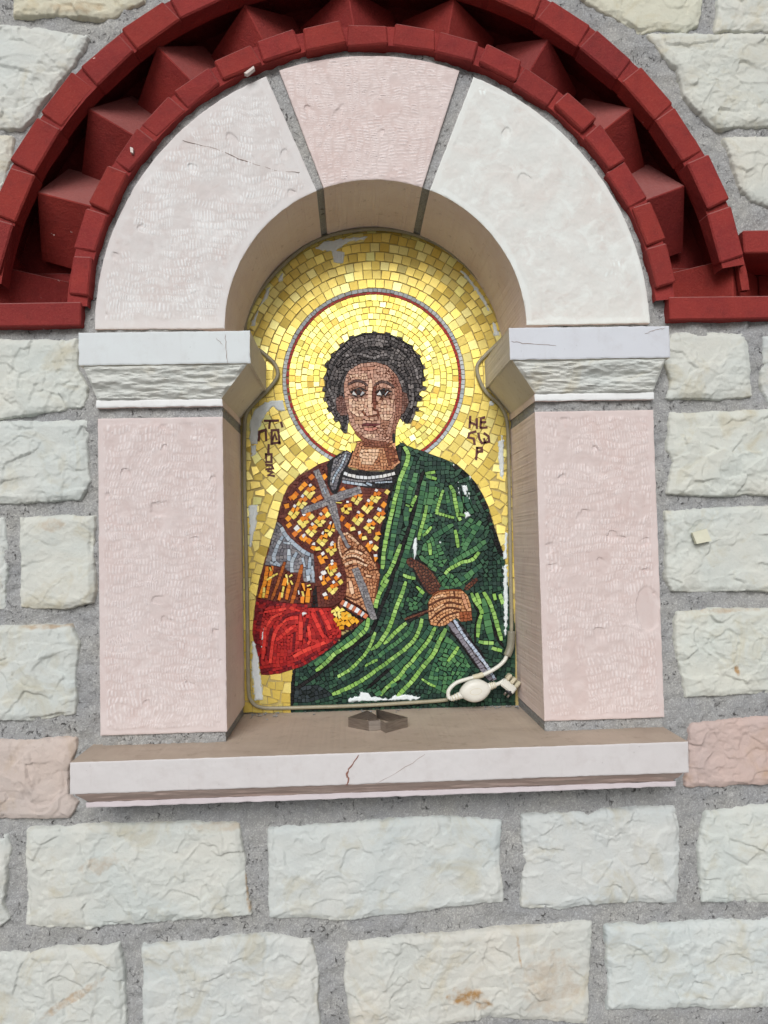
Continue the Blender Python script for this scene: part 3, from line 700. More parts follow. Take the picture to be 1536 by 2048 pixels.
for t_, pl_ in ((PL, [(450, 668), (452, 700), (456, 727)]), (PL, [(432, 676), (446, 690)]), (PR, [(1024, 683), (1060, 687), (1112, 691)]), (PR, [(1290, 668), (1310, 660), (1330, 657)])):
    crack(pl_, YA - 0.0006, t_, 0.00022)
# ------------------------------------------------------------------ sill
sill = thing('stone_sill', 'projecting pale stone sill with dusty brown top under the mosaic', 'sill')
sx0, sx1 = W(140, 1560, YS)[0], W(1377, 1510, YS)[0]
def ps(u, v): return np.c_[sx0 + (sx1 - sx0) * u, Z_SILLB + (Z_SILL - Z_SILLB) * v]
face_block('slab', ps, 500, 42, lambda x, z, d: 0.0007 * fbm(x * 30, z * 30, 81, 3) + 0.0003 * fbm(x * 120, z * 120, 82, 3), YS, D + 0.02, (M_SMOOTH, M_SILL), sill, 0.00025, 81, lin((207, 204, 204)))
yl = -0.052
Z_M1 = (W(180, 1609, yl)[1] + W(1350, 1557, yl)[1]) / 2; Z_M2 = (W(180, 1619, yl)[1] + W(1350, 1569, yl)[1]) / 2
mx0, mx1 = W(172, 1610, yl)[0], W(1352, 1560, yl)[0]
nu, nv = 420, 16; V = []; F = []
for j in range(nv):
    s = j / (nv - 1); u = np.linspace(sx0 + 0.004 + (mx0 - sx0) * s, sx1 - 0.004 + (mx1 - sx1) * s, nu); z = Z_SILLB + (Z_M1 - Z_SILLB) * s
    y_ = YS + 0.003 + (yl - YS - 0.003) * s - (0.004 * fbm(u * 22, np.full(nu, z * 160), 91, 4)) * min(1, j / 2, (nv - 1 - j) / 2)
    V += [(u[i], y_[i], z) for i in range(nu)]
for j in range(nv - 1):
    for i in range(nu - 1): F.append((j * nu + i, (j + 1) * nu + i, (j + 1) * nu + i + 1, j * nu + i + 1))
for i_ in (0, nu - 1):
    k = len(V); V += [(V[j * nu + i_][0], 0.02, V[j * nu + i_][2]) for j in range(nv)]
    F += [(j * nu + i_, k + j, k + j + 1, (j + 1) * nu + i_) for j in range(nv - 1)]
o = grid_obj('splay', V, F, M_TOOL, sill); o.color = (*lin((196, 176, 168)), 1)
def pm(u, v): return np.c_[mx0 + (mx1 - mx0) * u, Z_M2 + (Z_M1 - Z_M2) * v]
face_block('fillet', pm, 400, 8, lambda x, z, d: 0.0005 * fbm(x * 60, z * 60, 93, 3), yl - 0.001, 0.03, (M_SMOOTH, M_MORTAR), sill, 0.0004, 93, lin((214, 206, 210)))
crack([(717, 1512), (704, 1530), (694, 1548), (697, 1560), (692, 1572)], YS - 0.0012, sill, 0.0009, mat_plain('rusty crack', (140, 100, 88), 0.9))
crack([(752, 1568), (810, 1535), (850, 1508)], YS - 0.0004, sill, 0.00012)

# ------------------------------------------------------------------ mosaic: the picture as regions on a canvas of photograph points
X0, Y0, CWD, CHT = 474, 446, 566, 980
ids = np.zeros((CHT, CWD), np.int32)
REG = []          # per region: size, palette, guide group, gold, jitter, path
YY, XX = np.mgrid[0:CHT, 0:CWD]
FR = {'1': (500, 900, 5.12), '2': (760, 880, 5.4857), '3': (480, 1130, 5.12), '4': (740, 1090, 4.955), '5': (480, 800, 10.971),
      '6': (900, 800, 10.971), 'F': (620, 640, 5.4857), 'A': (460, 440, 2.56), 'B': (460, 900, 2.56), 'P': (0, 0, 1.0)}
def pts(s, *fr):
    """'1 650,210 705,195 3 20,40' -> photograph points; a token names the detail view the numbers were measured in"""
    f = FR['P']; out = []
    for tk in s.split():
        if tk in FR: f = FR[tk]
        else:
            a, b = tk.split(','); out.append((f[0] + float(a) / f[2], f[1] + float(b) / f[2]))
    return np.array(out)
GUIDE = {}
def add_guide(grp, P, closed=False):
    P = np.array(P)
    if closed: P = np.vstack([P, P[:1]])
    for a, b in zip(P[:-1], P[1:]):
        L = np.linalg.norm(b - a); n_ = max(1, int(L / 3)); an = math.atan2(b[1] - a[1], b[0] - a[0])
        for k in range(n_): GUIDE.setdefault(grp, []).append((*(a + (b - a) * (k + 0.5) / n_), an))
def new_reg(size, pal, grp, gold=False, jit=0.07, path=None, single=False):
    REG.append(dict(size=size, pal=[lin(c) for c in pal], grp=grp, gold=gold, jit=jit, path=path, single=single)); return len(REG)
def box_of(P, pad):
    x0 = int(max(P[:, 0].min() - pad - X0, 0)); x1 = int(min(P[:, 0].max() + pad - X0 + 2, CWD)); y0 = int(max(P[:, 1].min() - pad - Y0, 0)); y1 = int(min(P[:, 1].max() + pad - Y0 + 2, CHT))
    return x0, x1, y0, y1
def area(s, size, pal, grp, gold=False, guide=False, jit=0.07, only=None, single=False):
    P = pts(s) if isinstance(s, str) else np.array(s); rid = new_reg(size, pal, grp, gold, jit, None, single)
    x0, x1, y0, y1 = box_of(P, 1)
    if x1 <= x0 or y1 <= y0: return rid
    q = np.c_[(XX[y0:y1, x0:x1] + X0 + 0.5).ravel(), (YY[y0:y1, x0:x1] + Y0 + 0.5).ravel()]
    m_ = (sdf(q, P) > 0).reshape(y1 - y0, x1 - x0)
    sub = ids[y0:y1, x0:x1]
    if only is not None: m_ &= np.isin(sub, only)
    sub[m_] = rid
    if guide: add_guide(grp, P, True)
    return rid
def stroke(s, w, pal, grp, size=None, gold=False, guide=True, jit=0.07, only=None):
    P = pts(s) if isinstance(s, str) else np.array(s)
    if len(P) > 2: P = smooth_path(P, 5)
    rid = new_reg(size or w * 1.05, pal, grp, gold, jit, P)
    x0, x1, y0, y1 = box_of(P, w)
    if x1 <= x0 or y1 <= y0: return rid
    q = np.c_[(XX[y0:y1, x0:x1] + X0 + 0.5).ravel(), (YY[y0:y1, x0:x1] + Y0 + 0.5).ravel()]
    d2 = np.full(len(q), 1e9)
    for a, b in zip(P[:-1], P[1:]):
        e = b - a; v = q - a; t = np.clip((v @ e) / max(e @ e, 1e-9), 0, 1); d2 = np.minimum(d2, ((v - t[:, None] * e) ** 2).sum(1))
    m_ = (d2 < (w / 2) ** 2).reshape(y1 - y0, x1 - x0); sub = ids[y0:y1, x0:x1]
    if only is not None: m_ &= np.isin(sub, only)
    sub[m_] = rid
    if guide: add_guide(grp, P)
    return rid
def circle(c, r, n=90): return [(c[0] + r * math.cos(2 * math.pi * k / n), c[1] + r * math.sin(2 * math.pi * k / n)) for k in range(n)]

GOLD_O = [(240, 218, 124), (232, 208, 110), (244, 226, 138), (220, 194, 98), (248, 236, 156), (236, 212, 116)]
GOLD_I = [(248, 234, 126), (251, 240, 140), (244, 226, 112), (253, 245, 158), (248, 232, 122), (238, 202, 100)]
RED_L = [(176, 44, 40), (186, 52, 44), (168, 38, 38)]; PALE = [(188, 196, 200), (176, 186, 192), (200, 206, 208)]
LG = [(140, 186, 92), (150, 194, 102), (128, 174, 86), (158, 200, 112), (116, 160, 86)]
MG = [(68, 114, 76), (78, 126, 82), (58, 102, 72), (84, 132, 86), (52, 92, 72)]
DG = [(36, 64, 52), (46, 78, 61), (33, 54, 48), (56, 90, 69), (40, 64, 56)]
KK = [(24, 22, 24), (30, 27, 28), (18, 18, 20)]
BR = [(98, 46, 38), (106, 52, 42), (90, 40, 34), (112, 58, 46)]
ORG = [(236, 148, 40), (226, 132, 36), (242, 162, 52), (214, 118, 38)]; YEL = [(238, 218, 112), (244, 228, 132), (230, 206, 96)]
WHT = [(228, 228, 226), (216, 220, 224)]
GRY = [(122, 121, 127), (134, 132, 137), (110, 108, 116), (142, 139, 142)]; LBL = [(172, 186, 200), (160, 176, 192), (186, 198, 208)]
RD = [(166, 34, 34), (176, 38, 36), (156, 30, 32), (184, 44, 40)]; RB = [(216, 60, 52), (224, 70, 58), (208, 52, 46)]; RK = [(114, 22, 32), (102, 20, 30), (126, 26, 34)]
SK = [(190, 132, 94), (200, 142, 102), (180, 120, 84), (206, 152, 114)]; SL = [(228, 188, 154), (234, 198, 166), (220, 178, 142)]; SD = [(128, 72, 48), (118, 64, 44), (138, 80, 54)]; SO = [(96, 54, 38), (106, 62, 44)]

HC = (747.5, 759.0)
SIL_L = '1 800,110 700,150 600,210 500,262 400,365 340,480 305,600 270,740 230,880 190,1040 150,1170 3 240,0 200,150 168,330 150,450 128,600 122,730'
SIL_R = '2 210,10 330,80 480,125 600,170 740,225 850,275 950,360 1040,450 1120,580 1190,730 1240,900 1290,1050 1340,1200 1372,1300'
g_out = area([(X0, Y0), (X0 + CWD, Y0), (X0 + CWD, Y0 + CHT), (X0, Y0 + CHT)], 18.0, GOLD_O, 'gold', True)
add_guide('gold', circle(HC, 183), True); add_guide('gold', circle(HC, 230), True); add_guide('gold', circle(HC, 275), True)
add_guide('gold', pts(SIL_L)); add_guide('gold', pts(SIL_R)); add_guide('gold', pts('492,860 494,1400')); add_guide('gold', pts('1012,830 1008,1150')); add_guide('gold', pts('520,1350 600,1348'))
area(circle(HC, 183), 8.6, PALE, 'ring'); area(circle(HC, 175.2), 6.2, RED_L, 'ring'); add_guide('ring', circle(HC, 176), True)
g_in = area(circle(HC, 169.8), 12.2, GOLD_I, 'halo', True); add_guide('halo', circle(HC, 166), True); add_guide('halo', circle(HC, 145), True)
HAIR = 'F 170,700 180,560 210,440 300,330 400,230 520,170 640,147 780,150 920,180 1050,250 1150,350 1220,450 1250,580 1230,700 1262,755 1200,800 1180,900 1150,1060 1100,1140 1080,1100 1010,1125 980,1050 900,900 600,700 420,1000 430,1120 410,1222 350,1215 330,1120 250,1050 200,950 160,870'
add_guide('halo', pts('F 200,960 160,870 170,700 180,560 210,440 300,330 400,230 520,170 640,147 780,150 920,180 1050,250 1150,350 1220,450 1250,580 1240,720 1190,860 1150,1060'))
# inscriptions left and right
LETTERS = []
INK = [(92, 44, 40), (80, 36, 36), (104, 54, 46)]
for s in ('5 545,455 830,450', '5 655,480 640,610', '5 905,500 925,575', '5 410,880 425,690 560,650 575,880', '5 690,960 695,665 840,655 865,950', '5 720,860 765,740 800,860', '5 720,950 870,930', '5 630,990 620,1140',
          '5 570,1190 690,1190 690,1360 570,1360 570,1190', '5 580,1420 690,1425 725,1500 580,1520', '5 620,1560 720,1590 620,1645 740,1665',
          '6 445,370 430,590', '6 450,490 560,540', '6 590,420 590,605', '6 750,380 680,400 670,600', '6 690,490 770,480', '6 690,610 800,600', '6 555,690 420,730 400,820 520,845 540,960', '6 625,740 645,850 700,945 770,930 750,860', '6 770,935 860,910 850,800 760,735', '6 595,1050 575,1290', '6 595,1050 700,1050 705,1125 620,1130'):
    LETTERS.append(pts(s))
# green cloak
ROBE = '2 190,0 210,10 330,80 480,125 600,170 740,225 850,275 950,360 1040,450 1120,580 1190,730 1240,900 1290,1050 1340,1200 1372,1300 P 1012,1140 1030,1250 1040,1440 582,1440 3 525,1420 545,1110 570,1060 660,1030 800,940 960,820 1040,750 1210,640 1310,530 1390,430 1390,330 1420,130 1435,0 1 1300,1150 1315,1000 1340,830 1400,560 1440,390 1480,300 1500,200 1490,0'
area('1 800,110 700,150 600,210 500,262 400,365 340,480 305,600 270,740 3 240,0 168,330 165,430 700,440 1000,640 1300,540 1440,100 1 1480,300 1000,280', 6.5, BR, 'tunic')
area(ROBE, 8.6, DG, 'robe')
area('4 760,900 860,980 1000,1200 900,1330 760,1480 560,1380 640,1120', 9, MG, 'robe')
area('4 640,330 760,280 900,270 1060,250 1010,330 880,420 780,440 720,420', 8.5, MG[:3] + DG[1:2], 'robe')
area('2 480,450 660,420 640,760 560,980 420,1060 430,800', 8.5, MG + DG[:1], 'robe'); area('2 560,1060 760,930 700,1010 640,1120 740,1310 690,1400 520,1360 440,1270 470,1150', 8.5, MG[:4] + DG[3:4], 'robe')
area('2 900,600 1000,640 1020,800 960,860 880,700', 8.5, MG, 'robe'); area('2 880,1000 1090,900 1060,1030 930,1230 850,1230 900,1120', 8.5, MG[:2] + DG[:2], 'robe')
area('4 330,430 480,420 560,560 470,640 330,690 280,650', 8.5, MG[:2] + DG[1:4], 'robe')
area('3 550,1240 800,1230 960,1330 700,1410 540,1410', 8.5, [(40, 48, 52), (52, 62, 66), (34, 42, 44)], 'robe')
area('2 740,225 850,275 950,360 1040,450 1120,580 1190,730 1240,900 1290,1050 1340,1200 1372,1300 1300,1250 1220,1050 1160,800 1060,600 960,440 800,300', 8, KK + DG[2:4], 'robe')
R_ = 'robe'
for s, w in (('2 470,360 410,560 370,800 310,1000 260,1120 230,1250 170,1420 4 240,250 200,400 150,520 110,620 50,780 20,840', 7.5), ('2 215,90 190,350 130,500 80,680 50,850 10,1050 -25,1290', 9),
             ('3 1390,600 1340,680 1270,750 1190,810 1100,880 1030,930 950,1000 870,1050 780,1130 690,1190 600,1250', 7.5), ('3 550,1080 540,1250 535,1420', 7),
             ('3 1310,535 1210,640 1100,705 1040,750', 6.5), ('4 1100,540 1150,640 1200,760 1250,900 1310,990', 6), ('4 1010,500 1050,620 1080,660 1050,800 1040,950', 5), ('3 1536,1060 1420,1160 1320,1250', 6.5)):
    stroke(s, w, KK, R_)
for s, w in (('2 345,200 275,400 235,560 195,800 160,960 125,1200 105,1290', 8), ('2 390,380 370,470 330,560 290,800 290,920', 8), ('2 480,470 450,650 420,800 380,930 330,1100 270,1290 240,1380', 8.5), ('2 570,470 560,600 520,780', 9),
             ('2 860,640 890,740 910,820', 8), ('2 950,640 960,720 1010,790', 8), ('2 780,940 700,990 600,1050', 8), ('2 1090,910 1030,1010 960,1120 900,1250', 8), ('2 1000,880 930,960 880,1020', 8), ('2 1140,1120 1040,1200 900,1280 780,1360', 8),
             ('2 1100,1380 1000,1460 900,1530', 8), ('2 450,1290 520,1360 600,1420', 8), ('4 600,820 500,960 400,1080 340,1150 220,1260', 8.5), ('4 420,790 380,870 290,950 180,1030 60,1120', 7), ('4 1120,560 1150,680 1170,800 1200,920', 11), ('3 1300,560 1180,700 980,860 780,1010', 8),
             ('4 500,1130 380,1250 250,1360 60,1490', 8.5), ('4 690,900 640,1000 560,1110', 8), ('2 735,580 750,700 770,790', 6)):
    stroke(s, w * 1.35, MG, R_, size=w)
for s, w in (('2 270,90 310,150 300,230 260,330 215,450 190,560 160,660 130,800 100,920 75,1040 60,1130 40,1250 28,1400', 7), ('2 220,1160 190,1240 140,1370 90,1470 4 160,310 120,380', 6.8), ('4 170,355 110,450 70,540 58,610', 7), ('2 400,610 360,690 330,770', 5.6), ('2 280,710 330,730', 5),
             ('2 510,730 490,830 460,940 440,1010 425,1085', 6), ('2 560,960 520,1010 480,1045', 5), ('2 510,365 590,355', 6), ('2 520,400 605,425', 6), ('2 690,560 650,680 620,790', 5.2), ('2 620,800 720,830 800,850', 5), ('2 775,510 810,580 830,700 860,830 875,870', 6.4),
             ('2 880,820 930,825', 7), ('2 825,1000 840,1060 855,1165', 5.8), ('2 545,1145 550,1245', 6.5), ('2 720,1460 770,1410 830,1380 900,1340 970,1330 1030,1300 1080,1240', 6), ('4 350,380 310,500 260,620 220,740 180,840 130,920 80,990 20,1030', 6.8), ('4 350,780 280,840 210,910 150,970', 6.6),
             ('4 510,745 500,810 460,900 420,960 360,1020 310,1060 240,1110 150,1180 60,1240 10,1280 3 1250,1180 1180,1220 1080,1270 960,1320', 6.6), ('4 640,830 590,930 540,1000 480,1070 420,1150 350,1220 310,1280 230,1360 160,1420 110,1480', 6.4), ('4 745,840 710,910 670,990 640,1060 600,1120 550,1180 490,1250 440,1320 390,1380 330,1440 280,1490', 7.2),
             ('4 870,1020 820,1090 780,1140', 6), ('4 520,1330 580,1370 640,1400', 4.6), ('4 1010,490 1050,570 1090,620 1110,670', 6.6), ('4 1060,490 1090,570', 6.4), ('4 1130,480 1170,540 1200,600 1240,720 1270,830 1300,930', 6.8), ('4 1230,490 1245,540', 7), ('4 1290,500 1312,570', 6.6),
             ('4 1100,705 1075,790 1070,900', 6.8), ('4 1090,960 1150,970 1210,972', 6.8), ('4 1220,1025 1295,1045', 6.6), ('4 340,300 380,320 440,330', 6), ('4 470,420 525,475', 6), ('3 1310,560 1300,640 1240,710 1150,790 1060,850 960,920 870,1010 790,1075', 6.8), ('3 1380,700 1340,810 1290,900 1230,970 1150,1050 1080,1100 1010,1140', 5.6), ('3 1400,970 1290,1030', 4.6), ('3 1000,890 1080,840', 6)):
    stroke(s, w * 1.28, LG, R_, size=w * 1.12)
# brown scale tunic
area('1 800,110 700,150 600,210 500,262 400,365 340,480 305,600 300,680 330,780 370,860 440,940 520,1000 600,1050 650,1060 665,1331 3 780,390 800,430 930,432 1040,372 1080,320 1430,100 1 1300,1150 1312,1000 1335,830 1395,560 1425,430 1440,380 1400,340 1000,300', 6.0, BR, 'tunic', guide=True)
# blue-grey sleeve, tassels, red sleeve
area('1 270,735 300,745 330,780 370,860 440,940 520,1000 600,1050 650,1062 668,1331 3 775,185 640,190 500,60 240,10 1 150,1170 190,1040 230,880', 6.5, GRY, 'slv')
for s, w in (('1 325,805 370,880 440,950 520,1020 600,1070', 8.5), ('1 330,895 290,960 260,1040 240,1120 300,1185', 7.5), ('1 210,1150 300,1190', 5), ('1 400,1030 400,1125', 7.5), ('1 470,1060 430,1150 430,1250', 7.5), ('1 350,950 440,960', 5), ('1 540,1110 560,1190', 6), ('1 612,1110 600,1331', 7), ('3 690,60 700,150', 8), ('3 740,20 750,160', 6)):
    stroke(s, w, LBL, 'slv')
area('3 240,0 330,10 450,20 500,75 640,80 650,170 760,190 745,280 740,385 540,395 330,372 168,335 200,150', 6.0, BR, 'tas')
for s, w, p in (('3 280,30 250,200 205,325', 8, ORG), ('3 330,20 300,180 270,330', 7, ORG), ('3 455,-20 400,150 330,345', 6.5, [(178, 98, 38), (160, 84, 36)]), ('3 470,110 450,230 400,350', 9, ORG), ('3 510,180 480,340', 8, ORG), ('3 635,10 590,180 530,390', 7.5, [(186, 104, 38), (170, 88, 34)]),
                ('3 645,200 645,300 640,375', 9, ORG), ('3 700,250 690,370', 10, ORG), ('3 280,150 380,90', 4.5, YEL), ('3 250,240 240,325', 6, YEL), ('3 475,105 490,195', 5, YEL), ('3 445,230 430,325', 6, YEL), ('3 500,120 535,100', 4.5, YEL), ('3 520,170 535,190', 6, YEL), ('3 635,265 655,325', 6, YEL), ('3 690,215 715,205', 4.5, YEL), ('3 690,250 735,245', 5, YEL), ('3 305,20 320,60', 5, YEL), ('3 600,265 605,300', 5, WHT)):
    stroke(s, w, p, 'tas')
area('3 165,338 330,370 540,395 690,402 700,440 780,440 935,440 1045,690 1030,745 940,840 800,940 660,1030 570,1060 400,1115 220,1132 200,1060 190,950 150,800 122,730 150,450', 7.0, RD, 'red', guide=True)
area('3 168,340 330,372 540,397 690,404 690,440 540,420 300,420 240,460 200,700 210,1000 240,1060 400,1050 600,980 800,870 1000,740 1030,745 940,840 800,940 660,1030 570,1060 400,1115 220,1132 200,1060 190,950 150,800 122,730 150,450', 6.5, RK + RD[:1], 'red')
for s, w, p in (('3 260,640 250,780 235,950', 7, RB), ('3 590,540 470,560 390,640 340,760 310,990', 7.5, RB), ('3 560,620 470,690 380,770', 7, RB), ('3 620,530 620,650 620,760', 9, RB), ('3 740,500 790,600 850,730', 8, RB), ('3 830,470 880,560 920,650', 8, RB), ('3 520,440 600,470', 7, RB), ('3 330,650 300,760 285,950', 5.5, RK), ('3 600,490 480,520 400,600', 5, RK), ('3 690,560 660,690 680,770', 6, RK), ('3 790,480 850,620 880,700', 5, RK), ('3 560,700 545,880', 5, RK), ('3 860,800 700,860 560,930', 8, RB), ('3 700,640 720,760 700,800', 7, RB), ('3 420,500 330,540 280,620', 6, RB), ('3 260,480 460,450', 6, RB)):
    stroke(s, w, p, 'red')
area('3 740,280 780,200 800,430 690,440 690,400 740,390', 6, KK + BR[:1], 'tas')
# scale pattern of the tunic: little diamonds of yellow, orange and white tiles
def quad(cx, cy, w, h, a, fr, pal):
    w, h = w * 1.34, h * 1.34; f = FR[fr]; c = np.array([f[0] + cx / f[2], f[1] + cy / f[2]]); ca, sa = math.cos(a), math.sin(a)
    area([c + np.array([ca * p - sa * q_, sa * p + ca * q_]) for p, q_ in ((-w / 2, -h / 2), (w / 2, -h / 2), (w / 2, h / 2), (-w / 2, h / 2))], 12, pal, 'tunic', single=True)
def cluster(fr, x, y, s=1.0):
    a = random.uniform(-0.9, -0.6)
    for dx, dy in ((-34, 0), (30, -6), (0, 32)): quad(x + dx * s, y + dy * s, 7.0 * s, 6.6 * s, a + random.uniform(-0.15, 0.15), fr, YEL)
    for dx, dy in ((-4, -36), (34, -46)): quad(x + dx * s, y + dy * s, 7.0 * s, 6.6 * s, a + random.uniform(-0.15, 0.15), fr, ORG)
    quad(x + 8 * s, y - 78 * s, 4.4, 4.4, a, fr, WHT)
for x, y in ((610, 440), (530, 550), (450, 650), (545, 740), (630, 835), (720, 735), (820, 825), (740, 930), (835, 1025), (835, 1215), (990, 610), (1095, 505), (1285, 490), (1205, 595), (1105, 715), (1225, 800), (1325, 695)): cluster('1', x, y)
for x, y in ((935, 60), (950, 250)): cluster('3', x, y, 0.95)
for x, y in ((630, 275), (760, 275), (560, 355), (525, 390), (465, 455), (425, 490), (710, 490), (390, 700), (400, 770), (495, 820), (460, 860), (560, 905), (605, 930), (535, 895), (720, 1100), (770, 1110), (740, 1140), (1210, 980), (1255, 990), (1230, 1015), (1000, 770), (1030, 790), (1140, 880), (600, 660), (770, 620), (950, 410), (940, 700), (1370, 560), (1310, 860), (650, 1000), (1280, 1110), (660, 520), (450, 480), (380, 570)):
    quad(x, y, 8, 7.2, random.uniform(-0.9, -0.4), '1', ORG)
for x, y in ((1405, 430), (1170, 905), (1295, 905), (1285, 1005), (695, 1015), (795, 660), (1050, 810), (910, 535), (630, 685), (480, 800)): quad(x, y, 8, 7, random.uniform(-0.9, -0.4), '1', YEL if x > 600 else WHT)
for x, y in ((655, 965), (835, 965), (1235, 945), (745, 1060), (1120, 845), (550, 875), (1315, 605), (1215, 725), (1285, 1080), (905, 1275), (745, 1255)): quad(x, y, 5.5, 5, -0.6, '1', WHT)
for x, y, p in ((860, 80, WHT), (835, 130, WHT), (860, 130, ORG), (900, 145, ORG), (860, 185, ORG), (990, 130, ORG), (1010, 100, WHT), (1030, 175, YEL), (870, 300, WHT), (885, 335, ORG)): quad(x, y, 7, 6.4, -0.7, '3', p)
# cuff
area('3 1050,365 940,450 960,540 1045,690 1180,650 1250,590 1305,525 1300,480 1085,345', 6, BR, 'cuff')
stroke('3 1075,352 1160,420 1300,490', 5, KK, 'cuff'); stroke('3 1070,440 1140,500 1280,555', 5.5, KK, 'cuff')
for k in range(9): quad(1055 + k * 29, 385 + k * 16 + (8 if k > 5 else 0), 6, 8, 0.5, '3', WHT if k % 2 else [(206, 120, 84)])
for k, (x, y) in enumerate([(960, 475), (1000, 455), (985, 505), (1025, 490), (1050, 465), (1020, 530), (1060, 505), (985, 560), (1030, 575), (1065, 545), (1095, 500), (1100, 540), (1120, 520), (1140, 550), (1170, 560), (1190, 575), (1020, 610), (1060, 590), (1100, 590), (1040, 640), (1115, 605), (1150, 575)]):
    quad(x, y, 7.6, 7, 0.4 + random.uniform(-0.4, 0.4), '3', YEL if k in (0, 1, 2, 3, 4, 5, 12) else [(232, 164, 36), (238, 176, 48)])
# cross
CROSS = [(142, 139, 142), (130, 127, 132), (154, 151, 152), (120, 118, 122)]
area('1 645,215 705,195 770,340 825,470 885,560 935,800 890,835 840,700 785,545 735,450 690,310', 5.5, CROSS, 'cross'); area('1 515,620 540,662 700,600 880,535 1145,440 1125,368 900,430 740,520 560,580', 5.5, CROSS, 'cross')
stroke('1 720,300 780,460', 3.4, LBL[1:2] + GRY[3:], 'cross'); stroke('1 560,600 720,545 900,470 1100,400', 3, [(150, 148, 152), (140, 138, 144)], 'cross')
# blessing hand
area('1 900,890 930,858 985,842 1045,860 1110,940 1175,1010 1245,1090 1300,1170 1335,1290 3 1430,120 1418,200 1390,330 1335,480 1300,490 1240,425 1090,345 1080,320 1092,250 1088,100 1060,0 1 960,1180 930,1100 898,1000', 6.2, SK, 'hand', guide=True)
for s, w, p in (('1 930,1090 910,1000 905,920 940,870 1000,855', 5, SL), ('1 1010,880 1060,910 1110,960', 5.5, SL), ('1 960,920 990,980 1030,1000', 8, GRY), ('1 970,1060 1040,1030 1140,1060', 6, SL), ('1 960,1110 1060,1080 1160,1130', 5, SL), ('1 980,1170 1080,1140 1190,1180', 6.5, SL),
                ('1 950,1140 1060,1100 1180,1160', 2.6, SO), ('1 950,1080 1030,1010 1120,1020 1170,1060', 2.8, SO), ('1 980,1215 1080,1180 1210,1220', 2.8, SO), ('3 1090,120 1160,130', 2.6, SO), ('3 1085,320 1180,355 1240,325', 3, SO), ('3 1290,110 1340,120', 7, SL), ('3 1130,180 1150,280', 9, SL), ('3 1330,60 1420,30', 2.4, SO), ('3 1385,330 1420,150', 3.4, SD), ('3 1330,360 1300,470', 6, SD), ('1 1000,830 1110,920 1240,1080 1320,1250', 2.8, SO), ('1 895,900 893,1000 950,1170', 2.6, SO)):
    stroke(s, w, p, 'hand', size=max(w, 4.2))
stroke('1 900,800 945,880 1000,985', 6.5, CROSS, 'cross', size=6)
area('3 1145,45 1210,20 1300,230 1405,550 1350,572 1290,440 1230,270', 5.5, CROSS, 'cross')
# neck, collar, grey lapel
area('F 520,1335 580,1325 830,1365 925,1290 940,1400 962,1500 992,1560 900,1645 600,1655 405,1605 450,1500 500,1400', 6.2, SK, 'face', guide=True)
area('F 560,1415 760,1415 745,1500 690,1590 560,1580 540,1490', 6.4, SL, 'face'); area('F 810,1395 935,1400 985,1560 860,1600', 6, SD + SK[2:3], 'face'); area('F 540,1330 900,1345 850,1400 600,1395', 4.4, SD, 'face')
area('1 990,175 1060,200 1300,225 1490,195 1500,300 1440,400 1200,390 980,345 940,300', 5.5, KK, 'collar')
stroke('1 965,240 1060,268 1200,284 1350,270 1475,240', 7.4, WHT, 'collar'); stroke('1 950,290 1080,315 1220,322 1450,290', 4.6, GRY, 'collar'); stroke('1 955,325 1080,345 1210,358', 6.4, LBL, 'collar'); stroke('1 1290,335 1450,325', 4, LBL, 'collar'); stroke('1 1190,340 1250,360', 7, LBL, 'collar')
area('1 790,130 850,80 960,10 1060,10 1010,150 960,230 930,340 890,450 840,450 795,350', 5.5, KK, 'lap')
area('1 860,90 990,10 1040,20 990,150 930,240 885,400 840,420 815,340 830,200', 5.5, GRY, 'lap'); stroke('1 980,55 930,170 870,260 845,330', 5.4, LBL, 'lap')
# head
area(HAIR, 6.6, [(100, 94, 93), (82, 76, 76), (120, 113, 111), (60, 55, 55), (92, 85, 84), (72, 66, 66)], 'hair', guide=True, jit=0.14)
HK = [(44, 40, 40), (38, 34, 35)]
for (x_, y_) in ((176, 640), (195, 500), (250, 390), (350, 280), (460, 200), (590, 158), (710, 146), (850, 162), (985, 212), (1100, 300), (1190, 400), (1240, 520), (1245, 650), (1250, 755), (1195, 860), (1170, 980), (165, 760), (170, 870), (215, 980), (290, 1090), (385, 1215), (1060, 1120)):
    area(circle((620 + x_ / 5.4857, 640 + y_ / 5.4857), random.uniform(4.5, 7.0), 12), 6, [(70, 64, 64), (52, 47, 48), (92, 86, 85)], 'hair', only=None)
for s, w in (('F 220,760 230,560 320,400 460,280', 4), ('F 400,420 560,330 700,300 900,330', 3.6), ('F 1190,640 1130,470 1000,340 850,250', 4), ('F 960,560 1050,680 1080,850', 4), ('F 390,560 330,700 310,850', 4), ('F 560,420 720,440 880,430', 3.6), ('F 350,1190 390,1120 360,1000', 6), ('F 1060,1110 1110,1010', 8)): stroke(s, w, HK, 'hair', size=6, jit=0.15)
for s in ('F 400,390 520,370 640,400', 'F 700,420 820,380 900,420', 'F 230,650 260,560 330,470', 'F 1100,430 1160,540 1180,640', 'F 560,240 700,215 840,240', 'F 210,760 250,850 280,930', 'F 1120,760 1130,860 1110,960', 'F 960,330 1040,400'): stroke(s, 6, [(134, 128, 127), (122, 116, 114), (112, 106, 106), (84, 78, 78)], 'hair', size=6.4, jit=0.12)
for s in ('F 480,330 540,300', 'F 640,330 700,310 760,330', 'F 300,520 350,480', 'F 900,480 960,520', 'F 1040,520 1080,600', 'F 260,720 300,660', 'F 1150,700 1160,780', 'F 820,300 880,290'): stroke(s, 4.5, HK, 'hair', size=6)
stroke('F 180,820 175,680 190,560 220,440 310,330 410,235 530,172 650,150 780,153 920,185 1050,255 1150,355 1215,455 1242,580 1225,700', 3.0, HK, 'hair', size=7)
